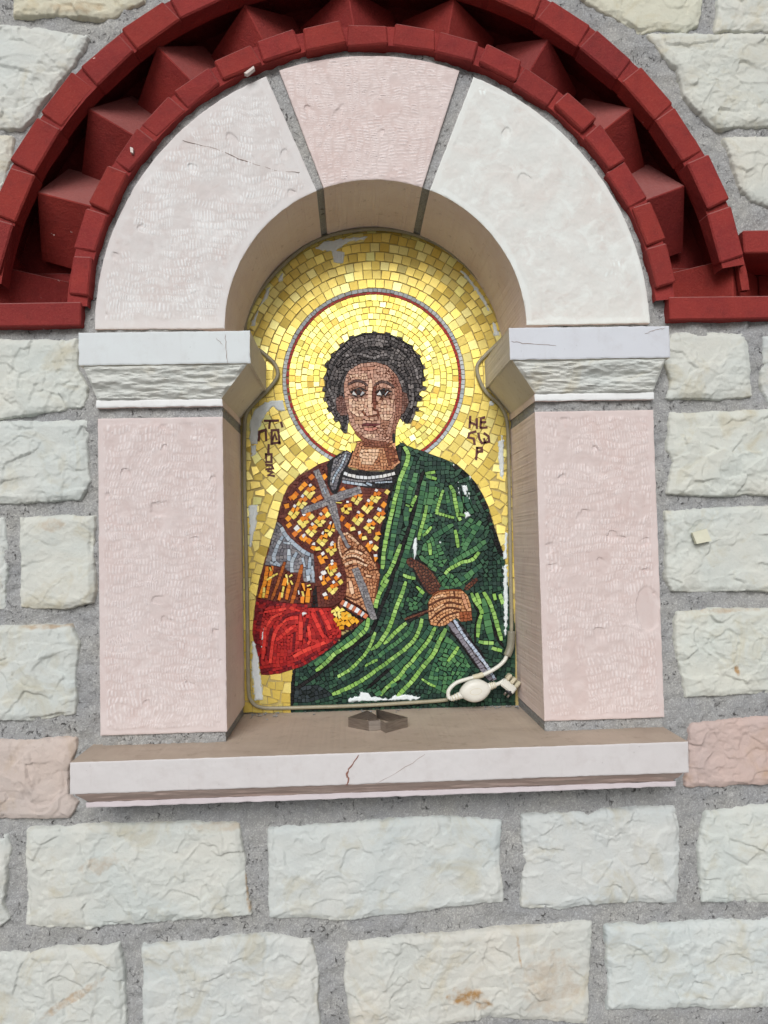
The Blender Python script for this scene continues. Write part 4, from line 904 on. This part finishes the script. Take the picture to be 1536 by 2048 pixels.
area('F 285,860 345,825 395,880 410,1050 340,1050 290,980', 4.6, [(120, 84, 76), (132, 96, 86), (108, 72, 64)], 'face'); area('F 1000,780 1060,800 1085,900 1040,1010 990,1050', 4.6, [(140, 108, 98), (122, 86, 74), (112, 72, 60)], 'face')
FK = [(182, 138, 118), (192, 148, 128), (172, 126, 106), (200, 158, 138)]
area('F 372,700 400,600 440,545 550,480 700,458 850,500 950,600 1010,750 1012,900 1000,1050 945,1180 920,1300 830,1372 700,1385 580,1332 500,1250 440,1130 410,1000 378,880', 6.2, FK, 'face', guide=True)
area('F 870,560 950,600 1010,750 1012,900 1000,1050 945,1180 920,1300 860,1340 900,1180 940,1000 930,800', 6, [(156, 106, 88), (166, 116, 96), (146, 96, 80)], 'face'); area('F 450,1140 520,1230 620,1310 800,1330 860,1340 830,1372 700,1385 580,1332 500,1250', 5.8, [(134, 80, 60), (144, 90, 68)], 'face')
LT = [(222, 184, 156), (230, 196, 170), (210, 170, 142), (198, 152, 126)]
area('F 430,600 620,580 640,650 450,660', 5.8, LT + FK[3:], 'face'); area('F 560,515 720,510 710,550 570,560', 5.6, [(188, 136, 112), (178, 126, 104)], 'face'); area('F 700,640 850,620 860,670 720,690', 5.6, LT[2:] + FK[3:], 'face')
area('F 420,860 640,860 625,960 600,1050 520,1060 430,1000', 6.2, LT + FK[1:2], 'face'); area('F 745,880 920,870 905,1060 850,1120 780,1090 750,990', 6.2, LT + FK[3:], 'face'); area('F 480,1060 590,1060 570,1150 500,1140', 5.8, [(190, 146, 118), (180, 134, 106)], 'face'); area('F 600,1250 720,1250 720,1295 610,1295', 5.8, LT[:2], 'face'); area('F 780,1090 880,1110 840,1220 770,1180', 5.8, [(176, 126, 102), (166, 116, 92)], 'face')
stroke('F 662,670 660,800 655,930 668,1030', 8.2, LT[:2], 'face', size=6); stroke('F 715,720 700,830 712,960', 6.5, [(118, 60, 40), (108, 52, 36)], 'face', size=6)
BRW = [(78, 56, 52), (88, 64, 58)]
stroke('F 425,705 500,668 580,680 620,715', 5, BRW, 'face', size=5); stroke('F 705,715 770,680 850,690 915,735', 4.8, BRW + [(104, 78, 68)], 'face', size=5)
area('F 430,740 610,730 620,850 440,850', 4.6, [(150, 112, 94), (140, 102, 84)], 'face'); area('F 725,740 910,750 900,860 735,850', 4.6, [(150, 112, 94), (136, 98, 80)], 'face')
for cx_, s1, s2, wx in ((530, 'F 450,795 490,765 550,752 610,775', 'F 460,822 530,842 605,815', (470, 590)), (800, 'F 725,795 780,765 840,765 890,785', 'F 735,830 800,838 875,815', (738, 850))):
    quad((wx[0] + cx_) / 2 - 6, 802, 8.5, 6.5, 0.05, 'F', [(206, 206, 204)]); quad((wx[1] + cx_) / 2 + 12, 804, 6.5, 6, -0.1, 'F', [(188, 190, 192)])
    area([(620 + cx_ / 5.4857 + 5.6 * math.cos(t), 640 + 797 / 5.4857 + 5.8 * math.sin(t)) for t in np.linspace(0, 6.28, 14)[:-1]], 14, [(34, 27, 28)], 'face', single=True)
    stroke(s1, 3.2, KK, 'face', size=6); stroke(s2, 2.2, [(62, 44, 42)], 'face', size=6)
stroke('F 580,1005 600,1035', 4.4, SD, 'face'); stroke('F 640,1062 720,1050', 3.6, SD, 'face', size=5); stroke('F 610,1090 690,1095', 4.5, LT[2:], 'face', size=5); stroke('F 740,1000 750,1060', 4.6, SD, 'face', size=5)
stroke('F 582,1150 640,1146 690,1152 748,1146', 5.2, [(112, 42, 46), (98, 36, 40)], 'face', size=6); stroke('F 610,1195 665,1205 720,1190', 6.6, [(196, 128, 112), (206, 140, 122)], 'face', size=6)
stroke('F 920,1260 925,1330', 6, KK, 'lap')
# sword: handle, guard, hand, blade
HB = [(98, 58, 44), (110, 68, 52), (88, 50, 40), (122, 78, 60)]
area('4 355,150 400,118 460,150 540,190 620,270 705,405 690,445 600,495 560,460 480,340 425,230 370,205', 6, HB, 'sword', guide=True); stroke('4 430,240 490,360 560,470', 3.6, KK, 'sword', size=6); stroke('4 470,150 600,230 710,390', 3.2, KK, 'sword', size=6)
area('4 920,425 1050,318 1075,350 960,462', 5.5, HB, 'sword'); area('4 335,720 560,632 605,655 380,772', 5.5, HB[2:3] + KK, 'sword'); stroke('4 350,735 580,650', 4.6, HB[:2], 'sword')
area('4 765,790 830,738 872,740 960,860 1100,1080 1200,1240 1262,1332 1200,1352 1090,1230 960,1060 850,900', 5.8, [(128, 124, 132), (116, 112, 122), (140, 135, 142)], 'sword', guide=True)
stroke('4 810,800 900,930 1000,1080 1110,1220 1190,1320', 11, [(138, 134, 144), (126, 122, 132), (150, 146, 154)], 'sword', size=6.5)
stroke('4 838,752 900,850 960,940 1040,1040 1100,1120 1160,1200 1225,1310', 7, [(176, 190, 208), (190, 200, 214)], 'sword'); stroke('4 800,850 920,1010 1070,1220', 4, KK, 'sword', size=7); stroke('4 885,770 990,930 1140,1120', 3.6, KK, 'sword', size=7)
area('4 578,560 620,490 700,450 830,438 920,450 970,500 1002,600 1012,745 900,762 860,722 800,760 740,802 690,806 600,792 578,700', 6, [(206, 152, 108), (214, 164, 122), (198, 142, 98)], 'hand2', guide=True)
for s, w, p in (('4 585,600 700,540 800,520 920,530', 3.4, SO), ('4 590,660 700,610 780,570 900,590', 3.2, SO), ('4 600,740 690,660 780,620 900,640', 3.2, SO), ('4 660,790 740,710 880,660', 3, SO), ('4 830,445 840,510', 3, SO), ('4 620,500 700,455 900,450', 3, [(150, 86, 52)]), ('4 640,520 720,500', 5.5, [(228, 186, 148)]), ('4 640,640 720,590', 5, [(226, 182, 142)]), ('4 920,500 960,620', 8, [(214, 160, 124), (200, 146, 112)])): stroke(s, w, p, 'hand2', size=max(5, w))
area('4 880,665 1005,655 1014,748 900,764', 6, [(154, 88, 56), (144, 80, 52)], 'hand2')
# niche outline: nothing outside the arch or behind the pillars
OUT = (XX + X0 < 486) | (XX + X0 > 1030)
ids[OUT] = 0

# ---- lay the tiles: seeds relax on the canvas under a square metric turned along the guide lines
GA = {k: np.array(v) for k, v in GUIDE.items()}
for i, rg in enumerate(REG):
    if rg['grp'] not in GA: GA[rg['grp']] = np.array([[700, 900, 0.0]])
flat = ids.ravel(); cnt = np.bincount(flat, minlength=len(REG) + 1)
SX, SY, SR = [], [], []
for i, rg in enumerate(REG):
    rid = i + 1
    if cnt[rid] < 5: continue
    s = rg['size']
    if rg['single']:
        yy, xx = np.nonzero(ids == rid); SX.append([xx.mean()]); SY.append([yy.mean()]); SR.append([rid]); continue
    if rid in (g_out, g_in):
        R0 = 183 if rid == g_out else 170; a_, b_ = [], []
        rr = R0 + s / 2 if rid == g_out else R0 - s / 2
        while 8 < rr < 720:
            n_ = max(3, int(2 * math.pi * rr / (s * random.uniform(0.95, 1.1)))); t = np.linspace(0, 2 * math.pi, n_, endpoint=False) + random.random() * 6
            a_ += list(HC[0] - X0 + rr * np.cos(t) + rng.normal(0, 0.6, n_)); b_ += list(HC[1] - Y0 + rr * np.sin(t) + rng.normal(0, 0.4, n_)); rr += s * (1 if rid == g_out else -1)
        a_ = np.array(a_); b_ = np.array(b_)
    elif rg['path'] is not None and rg['size'] >= 0.7 * 0:
        P = rg['path']; L = np.r_[0, np.cumsum(np.linalg.norm(np.diff(P, axis=0), axis=1))]; n_ = max(1, int(L[-1] / s))
        t = (np.arange(n_) + 0.5) * L[-1] / n_; a_ = np.interp(t, L, P[:, 0]) - X0; b_ = np.interp(t, L, P[:, 1]) - Y0
    else:
        yy, xx = np.nonzero(ids == rid)
        gx, gy = np.meshgrid(np.arange(xx.min() + s * random.random(), xx.max() + 1, s), np.arange(yy.min() + s * random.random(), yy.max() + 1, s))
        a_ = gx.ravel() + rng.normal(0, s * 0.18, gx.size); b_ = gy.ravel() + rng.normal(0, s * 0.18, gx.size)
    ok = (a_ >= 0) & (a_ < CWD) & (b_ >= 0) & (b_ < CHT); a_, b_ = a_[ok], b_[ok]
    ok = ids[b_.astype(int), a_.astype(int)] == rid; a_, b_ = a_[ok], b_[ok]
    if len(a_) == 0:
        yy, xx = np.nonzero(ids == rid); a_, b_ = np.array([xx.mean()]), np.array([yy.mean()])
    SX.append(a_); SY.append(b_); SR.append(np.full(len(a_), rid))
SX, SY, SR = np.concatenate(SX).astype(float), np.concatenate(SY).astype(float), np.concatenate(SR).astype(int)
NS = len(SX); SZ = np.array([REG[r_ - 1]['size'] for r_ in SR])
GRP = np.array([REG[r_ - 1]['grp'] for r_ in SR])
def angles():
    A = np.zeros(NS)
    for gname in set(GRP):
        mm = np.nonzero(GRP == gname)[0]; G = GA[gname]
        for c0 in range(0, len(mm), 400):
            k = mm[c0:c0 + 400]; d2 = (SX[k, None] + X0 - G[None, :, 0]) ** 2 + (SY[k, None] + Y0 - G[None, :, 1]) ** 2
            A[k] = G[d2.argmin(1), 2]
    return A
IT = 5
for it in range(IT + 1):
    A = angles(); best = np.full((CHT, CWD), 1e9, np.float32); own = np.full((CHT, CWD), -1, np.int32)
    ca, sa = np.cos(A), np.sin(A)
    for k in range(NS):
        rad = int(SZ[k] * 2.0) + 3; x = SX[k]; y = SY[k]; x0 = max(int(x) - rad, 0); x1 = min(int(x) + rad + 1, CWD); y0 = max(int(y) - rad, 0); y1 = min(int(y) + rad + 1, CHT)
        dx = np.arange(x0, x1) - x; dy = (np.arange(y0, y1) - y)[:, None]
        u = np.abs(dx * ca[k] + dy * sa[k]); v = np.abs(-dx * sa[k] + dy * ca[k]); dd = np.maximum(u, v) + 0.12 * np.minimum(u, v)
        b = best[y0:y1, x0:x1]; mk = (dd < b) & (ids[y0:y1, x0:x1] == SR[k])
        b[mk] = dd[mk]; own[y0:y1, x0:x1][mk] = k
    o1 = own.ravel(); ok = o1 >= 0; n_ = np.bincount(o1[ok], minlength=NS)
    if it < IT:
        mx = np.bincount(o1[ok], weights=XX.ravel()[ok], minlength=NS) / np.maximum(n_, 1); my = np.bincount(o1[ok], weights=YY.ravel()[ok], minlength=NS) / np.maximum(n_, 1)
        SX = np.where(n_ > 0, mx, SX); SY = np.where(n_ > 0, my, SY)
ordr = np.argsort(o1, kind='stable'); st = np.searchsorted(o1[ordr], np.arange(NS)); en = np.searchsorted(o1[ordr], np.arange(NS), side='right')
xf = XX.ravel(); yf_ = YY.ravel()
GAP = {'gold': 0.66, 'halo': 0.62, 'red': 0.22, 'tunic': 0.25, 'cross': 0.25, 'slv': 0.4, 'tas': 0.35, 'robe': 0.5, 'face': 0.46, 'hair': 0.55}
tiles = []      # (four photograph corners, colour, gold, area)
for k in range(NS):
    sel = ordr[st[k]:en[k]]
    if len(sel) < 5: continue
    px = xf[sel].astype(float); py = yf_[sel].astype(float); cx_, cy_ = px.mean(), py.mean()
    u = (px - cx_) * ca[k] + (py - cy_) * sa[k]; v = -(px - cx_) * sa[k] + (py - cy_) * ca[k]
    co = []
    for su, sv in ((-1, -1), (1, -1), (1, 1), (-1, 1)):
        j = (su * u + sv * v).argmax(); co.append((u[j] + 0.5 * su, v[j] + 0.5 * sv))
    co = np.array(co); rg = REG[SR[k] - 1]; co = np.clip(co, -0.85 * rg['size'], 0.85 * rg['size'])
    ext = np.maximum(np.abs(co).mean(0), 0.8); g_ = GAP.get(rg['grp'], 0.62 if rg['size'] > 5.4 else 0.45)
    co = co * np.maximum(1 - g_ / ext, 0.5) + rng.normal(0, 0.18, (4, 2))
    co = np.c_[cx_ + X0 + 0.5 + co[:, 0] * ca[k] - co[:, 1] * sa[k], cy_ + Y0 + 0.5 + co[:, 0] * sa[k] + co[:, 1] * ca[k]]
    c = rg['pal'][rng.integers(len(rg['pal']))] * (1 + rng.normal(0, rg['jit']))
    tiles.append((co, np.clip(c, 0.004, 0.95), rg['gold'], len(sel), rg['path'] is not None or rg['single']))
YT = D - 0.0016
mosaic = thing('mosaic_icon', 'gold-ground mosaic icon of a haloed young saint with cross and sword', 'mosaic')
def tile_geo(co, gold, over=False):
    W4 = np.array([W(p[0], p[1], YT) for p in co]); c = W4.mean(0); tx, tz = rng.normal(0, 0.045 if gold else 0.03, 2); yo = rng.normal(0, 0.0002) - (0.0007 if over else 0.0)
    y = YT + yo + (W4 - c) @ np.array([tx, tz])
    top = np.c_[W4[:, 0], y, W4[:, 1]]; bot = np.c_[c[0] + (W4[:, 0] - c[0]) * 1.03, np.full(4, D + 0.001), c[1] + (W4[:, 1] - c[1]) * 1.03]
    return np.vstack([top, bot]), [(0, 3, 2, 1), (0, 1, 5, 4), (1, 2, 6, 5), (2, 3, 7, 6), (3, 0, 4, 7)]
def colour(o, cols):
    a = o.data.color_attributes.new('Col', 'FLOAT_COLOR', 'POINT'); a.data.foreach_set('color', np.c_[cols, np.ones(len(cols))].astype(np.float32).ravel())
order = sorted(range(len(tiles)), key=lambda i: -tiles[i][3] * (1 if tiles[i][2] else 0.3))
for i in order[:300]:
    co, c, gold, _, ov = tiles[i]; V, F = tile_geo(co, gold, ov); o = mesh_obj('tessera', V, F, M_GOLD if gold else M_GLASS, mosaic); colour(o, np.tile(c, (8, 1)))
V, F, K, MI = [], [], [], []
for i in order[300:]:
    co, c, gold, _, ov = tiles[i]; v, f = tile_geo(co, gold, ov); b = len(V) * 8; V.append(v); F += [tuple(b + j for j in q_) for q_ in f]; K.append(np.tile(c, (8, 1))); MI += [1 if gold else 0] * 5
o = mesh_obj('small_tesserae', np.vstack(V), F, None, mosaic, mats=[M_GLASS, M_GOLD], midx=MI); colour(o, np.vstack(K)); o['kind'] = 'stuff'
# grout bed behind the tiles
GC = {'gold': (196, 178, 120), 'halo': (200, 178, 114), 'ring': (150, 130, 100), 'ink': (140, 120, 70), 'robe': (34, 40, 36), 'red': (96, 24, 28), 'tunic': (84, 40, 34), 'tas': (80, 36, 28), 'slv': (84, 84, 90), 'face': (104, 66, 52), 'hair': (38, 34, 34), 'hand': (112, 66, 46), 'hand2': (110, 64, 42), 'cuff': (60, 36, 28), 'cross': (92, 90, 92), 'collar': (70, 68, 70), 'lap': (60, 60, 64), 'sword': (70, 60, 58)}
gl = np.array([lin((196, 178, 120))] + [lin(GC[r_['grp']]) for r_ in REG])
st_ = 3; gx = np.arange(0, CWD, st_); gy = np.arange(0, CHT, st_)
V = np.array([[*W(X0 + a, Y0 + b, D)] for b in gy for a in gx]); V = np.c_[V[:, 0], np.full(len(V), D), V[:, 1]]
idx = np.arange(len(V)).reshape(len(gy), len(gx))
q = np.stack([idx[:-1, :-1], idx[1:, :-1], idx[1:, 1:], idx[:-1, 1:]], -1).reshape(-1, 4)
o = grid_obj('grout_bed', V, q, M_GROUT, mosaic); colour(o, gl[ids[np.ix_(gy, gx)].ravel()])
cham_box('backing_board', (0.56, 0.02, 0.86), M_MORTAR, mosaic, (CX, D + 0.014, CAMZ + 0.12), np.eye(3), 0.001, 0)
# Greek lettering of the inscription, dark brown strips set on the gold
M_INK = mat_plain('dark brown lettering', (98, 50, 44), 0.5, var=0.3, vs=300)
for P_ in LETTERS:
    P_ = np.array([W(a, b, YT - 0.0009) for a, b in P_]); V = []; F = []; hw = 0.00170; n_ = len(P_)
    for i in range(n_):
        t0 = P_[i] - P_[i - 1] if i else P_[1] - P_[0]; t1 = P_[i + 1] - P_[i] if i < n_ - 1 else t0
        t0 = t0 / np.linalg.norm(t0); t1 = t1 / np.linalg.norm(t1); t = t0 + t1; t = t / max(np.linalg.norm(t), 0.3); nn = np.array([-t[1], t[0]]); kx = hw / max(0.55, abs(nn @ np.array([-t0[1], t0[0]])))
        e_ = t * hw * (-1 if i == 0 else 1 if i == n_ - 1 else 0)
        for sd in (-1, 1):
            p_ = P_[i] + e_ + nn * sd * kx; V += [(p_[0], YT - 0.0009, p_[1]), (p_[0], D, p_[1])]
    for i in range(n_ - 1):
        b = 4 * i; F += [(b, b + 2, b + 6, b + 4), (b, b + 4, b + 5, b + 1), (b + 2, b + 3, b + 7, b + 6)]
    F += [(0, 1, 3, 2), (4 * n_ - 4, 4 * n_ - 2, 4 * n_ - 1, 4 * n_ - 3)]
    mesh_obj('letter_stroke', V, F, M_INK, mosaic)
# sealant smears over the edge of the mosaic
def smear(s, seed, h=0.0014):
    P = pts(s); poly = np.array([W(a, b, D - 0.0025) for a, b in P])
    f = lambda x, z, d: -0.003 + (0.003 + h * (0.7 + 0.9 * fbm(x * 160, z * 60, seed, 3))) * sstep(-0.001, 0.0016, d + 0.0022 * fbm(x * 210, z * 210, seed + 4, 3))
    heightfield('sealant_smear', poly, 0.0009, f, M_SIL, mosaic, margin=0.002, base=D - 0.0022)
for i, s in enumerate(['A 425,150 470,112 560,95 720,78 690,96 600,116 545,155 588,165 582,222 530,216 520,160', 'A 240,318 252,290 272,262 272,308', 'A 150,445 190,345 207,345 192,402 156,436', 'A 100,545 130,480 150,450 128,540',
                       'A 1165,245 1205,268 1285,368 1315,420 1340,500 1308,440 1240,335', 'A 1340,500 1362,540 1392,600 1352,590', '5 200,900 205,450 330,205 530,60 700,0 950,0 1000,240 870,255 720,150 600,280 500,450 400,640 395,960 230,980', '5 230,990 350,990 350,1220 245,1230',
                       'B 92,280 142,280 132,400 100,520', '3 120,735 150,790 190,950 240,1385 150,1400 120,1100', '6 1110,860 1150,560 1185,1100 1192,1720 1100,1690 1050,1150', 'B 1398,590 1422,590 1424,900 1405,985', 'B 1408,420 1425,430 1420,560 1400,560',
                       '3 1110,1405 1120,1362 1215,1345 1225,1300 1312,1300 1345,1352 1530,1372 4 240,1495 385,1482 495,1512 470,1538 0,1548', '6 850,60 920,12 1000,70 960,140 880,130', '2 1305,0 1360,0 1362,440 1330,430 1295,210', 'A 540,60 640,35 760,34 650,50 560,66']):
    smear(s, 300 + i)
for i, s in enumerate(['2 920,500 955,495 960,560 930,575', '2 970,570 990,580 985,640 970,620', '2 930,800 970,790 990,830 930,870', '2 370,1080 400,1070 415,1190 380,1310 360,1250', '2 660,1100 680,1110 670,1130 655,1125', '2 860,460 875,460 870,480', '2 850,520 870,520 880,600 860,590', '2 800,262 818,270 810,298', '3 630,490 690,475 680,500 640,520', '3 225,620 240,640 235,760 220,840', 'B 1185,180 1205,178 1215,240 1200,230', '2 980,390 1000,400 990,430']):
    smear(s, 360 + i, 0.0007)

# ------------------------------------------------------------------ rope light round the mosaic, with cord, rectifier and plug
rope = thing('rope_light', 'aged rope light round the mosaic edge with cream cord and plug', 'rope light')
TP = [(1020.5, 1292), (1023, 1250), (1021, 1134), (1019, 1000), (1017, 900), (1016, 866), (1012, 834), (998, 808), (972, 784), (957, 754), (955, 730), (972, 709), (992, 690), (1008, 672), (1012, 648), (995, 608), (964, 565), (921, 520), (882, 492), (835, 471), (792, 461), (750, 458), (710, 461), (663, 470), (616, 490), (573, 524), (530, 569), (503, 612), (490, 655), (502, 686), (530, 709), (550, 729), (555, 752), (538, 777), (511, 804), (494, 825), (489, 856), (489, 960), (492, 1100), (495, 1250), (497, 1375), (503, 1402), (520, 1414), (562, 1416), (700, 1412), (780, 1408), (870, 1402), (896, 1399)]
P = np.array([(*W(a, b, D - 0.007),) for a, b in TP]); P3 = smooth_path(np.c_[P[:, 0], np.full(len(P), D - 0.007), P[:, 1]], 6)
tube('light_tube', P3, 0.0028, M_TUBE, rope, 12)
def pw(*l): return [np.array([W(a, b, y)[0], y, W(a, b, y)[1]]) for a, b, y in l]
tube('sleeve', smooth_path(pw((1023, 1262, D - 0.008), (1021, 1292, D - 0.009), (1014, 1312, D - 0.011)), 6), 0.0058, M_SLEEVE, rope, 12)
tube('cord', smooth_path(pw((1014, 1310, D - 0.011), (1008, 1322, D - 0.012), (992, 1336, D - 0.014), (965, 1350, D - 0.016), (935, 1358, D - 0.018), (912, 1366, D - 0.02), (898, 1380, D - 0.022), (897, 1393, D - 0.023), (903, 1398, D - 0.024)), 8), 0.0030, M_CREAM, rope, 10)
tube('joint_lump', smooth_path(pw((966, 1349, D - 0.016), (958, 1352, D - 0.0165), (946, 1355, D - 0.017)), 4), 0.0042, M_CREAM2, rope, 10)
# oval rectifier box: two flattened shells meeting at a seam
yr = D - 0.026; rc = W(950, 1381, yr); tl = math.radians(8)
def shell(name, ax, az, ay, mat, sgn, par, off=0.0):
    V = []; F = []; n_, k_ = 40, 8
    for j in range(k_ + 1):
        s = j / k_; rad = math.cos(s * math.pi / 2) ** 0.5 if j < k_ else 0.0; h = math.sin(s * math.pi / 2) * ay
        for i in range(n_):
            t = 2 * math.pi * i / n_; e = 1 + 0.16 * abs(math.cos(t)) ** 6
            u, v = ax * e * rad * math.cos(t), az * rad * math.sin(t)
            V.append((rc[0] + u * math.cos(tl) - v * math.sin(tl), yr - sgn * (h + off), rc[1] + u * math.sin(tl) + v * math.cos(tl)))
    for j in range(k_):
        for i in range(n_):
            f = (j * n_ + i, j * n_ + (i + 1) % n_, (j + 1) * n_ + (i + 1) % n_, (j + 1) * n_ + i); F.append(f if sgn > 0 else f[::-1])
    return mesh_obj(name, V, F, mat, par, smooth=True)
rect = shell('rectifier', 0.0205, 0.0168, 0.0085, M_CREAM, 1, rope, 0.0008); shell('rear_shell', 0.0208, 0.0171, 0.0085, M_CREAM2, -1, rect)
th = np.linspace(0, 2 * math.pi, 60)
ringp = [(rc[0] + 0.0085 * math.cos(t) * math.cos(tl) - 0.0045 * math.sin(t) * math.sin(tl), yr - 0.0091, rc[1] + 0.0085 * math.cos(t) * math.sin(tl) + 0.0045 * math.sin(t) * math.cos(tl)) for t in th]
tube('moulded_ring', ringp, 0.0003, M_CREAM2, rect, 6, caps=False)
def relief(p0, p1, r0, r1, par):
    p0, p1 = pw(p0)[0], pw(p1)[0]; ds = np.linspace(0, 1, 5); o_ = tube('strain_relief', [p0 + (p1 - p0) * t for t in np.linspace(0, 1, 8)], r0, M_CREAM, par, 12, rfun=lambda s: r0 + (r1 - r0) * s)
    for t in (0.35, 0.58, 0.81):
        c = p0 + (p1 - p0) * t; d_ = (p1 - p0) / np.linalg.norm(p1 - p0); tube('rib', [c - d_ * 0.0006, c + d_ * 0.0006], (r0 + (r1 - r0) * t) + 0.0009, M_CREAM2, o_, 12)
relief((925, 1389, yr), (901, 1398, D - 0.024), 0.0058, 0.0036, rope); relief((976, 1374, yr), (992, 1369, D - 0.026), 0.0056, 0.0040, rope)
tube('tail_cord', smooth_path(pw((990, 1370, D - 0.026), (1000, 1366, D - 0.024), (1009, 1360, D - 0.022)), 5), 0.0029, M_CREAM, rope, 10)
# flat plug with three ribs on its grip
pp = pw((1019, 1369, D - 0.024))[0]; an = math.radians(-40); ex = np.array([math.cos(an), 0, math.sin(an)]); ez = np.array([-math.sin(an), 0, math.cos(an)]); ey = np.array([0, 1.0, 0])
plug = cham_box('plug', (0.0235, 0.012, 0.0125), M_CREAM, rope, pp - ez * 0.003, (ex, ey, ez), 0.0022, 0)
for k in range(3):
    cham_box('grip_rib', (0.0058, 0.013, 0.0105), M_CREAM2, plug, pp + ex * (-0.0082 + k * 0.0082) + ez * 0.0078, (ex, ey, ez), 0.0018, 0.0002)
b0 = pp + ex * 0.006 - ez * 0.008
for s in (-1, 1): tube('pin', [b0 + ex * s * 0.003 , b0 + ex * s * 0.003 - ez * 0.009], 0.0018, M_STEEL, plug, 10)
tube('pin_collar', [b0 + ez * 0.002, b0 - ez * 0.004], 0.0062, M_DARK, plug, 16)

# ------------------------------------------------------------------ bent steel strip on the sill
cut = thing('steel_cutter', 'bent dark steel strip forming two joined open boxes on the sill', 'cutter')
HS = 0.0135
tp = [(308, 430), (430, 386), (492, 418), (485, 376), (688, 430), (548, 466), (514, 448), (440, 454)]
B = [WZ(600 + a / 3.2, 1300 + b / 3.2, Z_SILL + HS) for a, b in tp]; B = np.array(B)[:, :2]
n_ = len(B); cen = B.mean(0)
def off(P, d):
    out = []
    for i in range(len(P)):
        a = P[i] - P[i - 1]; b = P[(i + 1) % len(P)] - P[i]; na = np.array([-a[1], a[0]]) / np.linalg.norm(a); nb = np.array([-b[1], b[0]]) / np.linalg.norm(b)
        m_ = na + nb; m_ /= max(np.linalg.norm(m_), 0.3); out.append(P[i] + m_ * d / max(m_ @ na, 0.4))
    return np.array(out)
I = off(B, -0.0008) if np.cross(B[1] - B[0], B[2] - B[1]) < 0 else off(B, 0.0008)
V = [(*p, Z_SILL + 0.0006) for p in B] + [(*p, Z_SILL + HS) for p in B] + [(*p, Z_SILL + HS) for p in I] + [(*p, Z_SILL + 0.0006) for p in I]
F = []
for i in range(n_):
    j = (i + 1) % n_
    for a in range(4): b = (a + 1) % 4; F.append((a * n_ + i, a * n_ + j, b * n_ + j, b * n_ + i))
o = mesh_obj('strip', V, F, M_STEEL, cut)

crumbs_V, crumbs_F = [], []
for k in range(70):
    x_ = W(random.choice((random.uniform(500, 560), random.uniform(960, 1050), random.uniform(500, 1050))), 1420, D)[0]; y_ = D - abs(random.gauss(0.004, 0.012)) - 0.004; r_ = random.uniform(0.0010, 0.0030); b = len(crumbs_V)
    pv = [np.array(v) * r_ * random.uniform(0.6, 1.2) for v in ((1, 0, 0.3), (0, 1, 0.4), (-1, 0, 0.3), (0, -1, 0.4), (0, 0, 1), (0, 0, 0))]
    crumbs_V += [(x_ + v[0], y_ + v[1], Z_SILL + max(v[2], 0) + 0.0004) for v in pv]; crumbs_F += [(b, b + 1, b + 4), (b + 1, b + 2, b + 4), (b + 2, b + 3, b + 4), (b + 3, b, b + 4), (b + 1, b, b + 5), (b + 2, b + 1, b + 5), (b + 3, b + 2, b + 5), (b, b + 3, b + 5)]
o = mesh_obj('mortar_crumbs', crumbs_V, crumbs_F, M_MORTAR); o['kind'] = 'stuff'; o['label'] = 'grey mortar crumbs and grit along the back of the sill'
M_DRIP = mat_plain('white paint drip', (206, 194, 188), 0.6)
for pl_ in ('4', [(488, 146), (496, 140), (507, 132), (509, 136), (494, 148)]), ('4', [(260, 294), (266, 296), (266, 306), (261, 304)]):
    P = [W(a, b, -0.0185) for a, b in pl_[1]]; n_ = len(P)
    mesh_obj('paint_drip', [(p[0], -0.0188, p[1]) for p in P] + [(p[0], -0.012, p[1]) for p in P], [tuple(range(n_))[::-1]] + [(i, (i + 1) % n_, n_ + (i + 1) % n_, n_ + i) for i in range(n_)], M_DRIP, arch)

# ------------------------------------------------------------------ scrap of paper stuck on the right-hand wall
P = [W(a, b) for a, b in ((1376, 1066), (1404, 1058), (1413, 1082), (1384, 1088))]
V = [(p[0], -0.0135 - 0.0004 * i, p[1]) for i, p in enumerate(P)] + [(p[0], -0.008, p[1]) for p in P]
tag(mesh_obj('paper_scrap', V, [(0, 3, 2, 1), (4, 5, 6, 7), (0, 1, 5, 4), (1, 2, 6, 5), (2, 3, 7, 6), (3, 0, 4, 7)], M_PAPER), 'small yellowed scrap of paper stuck on the stone right of the niche', 'paper scrap')
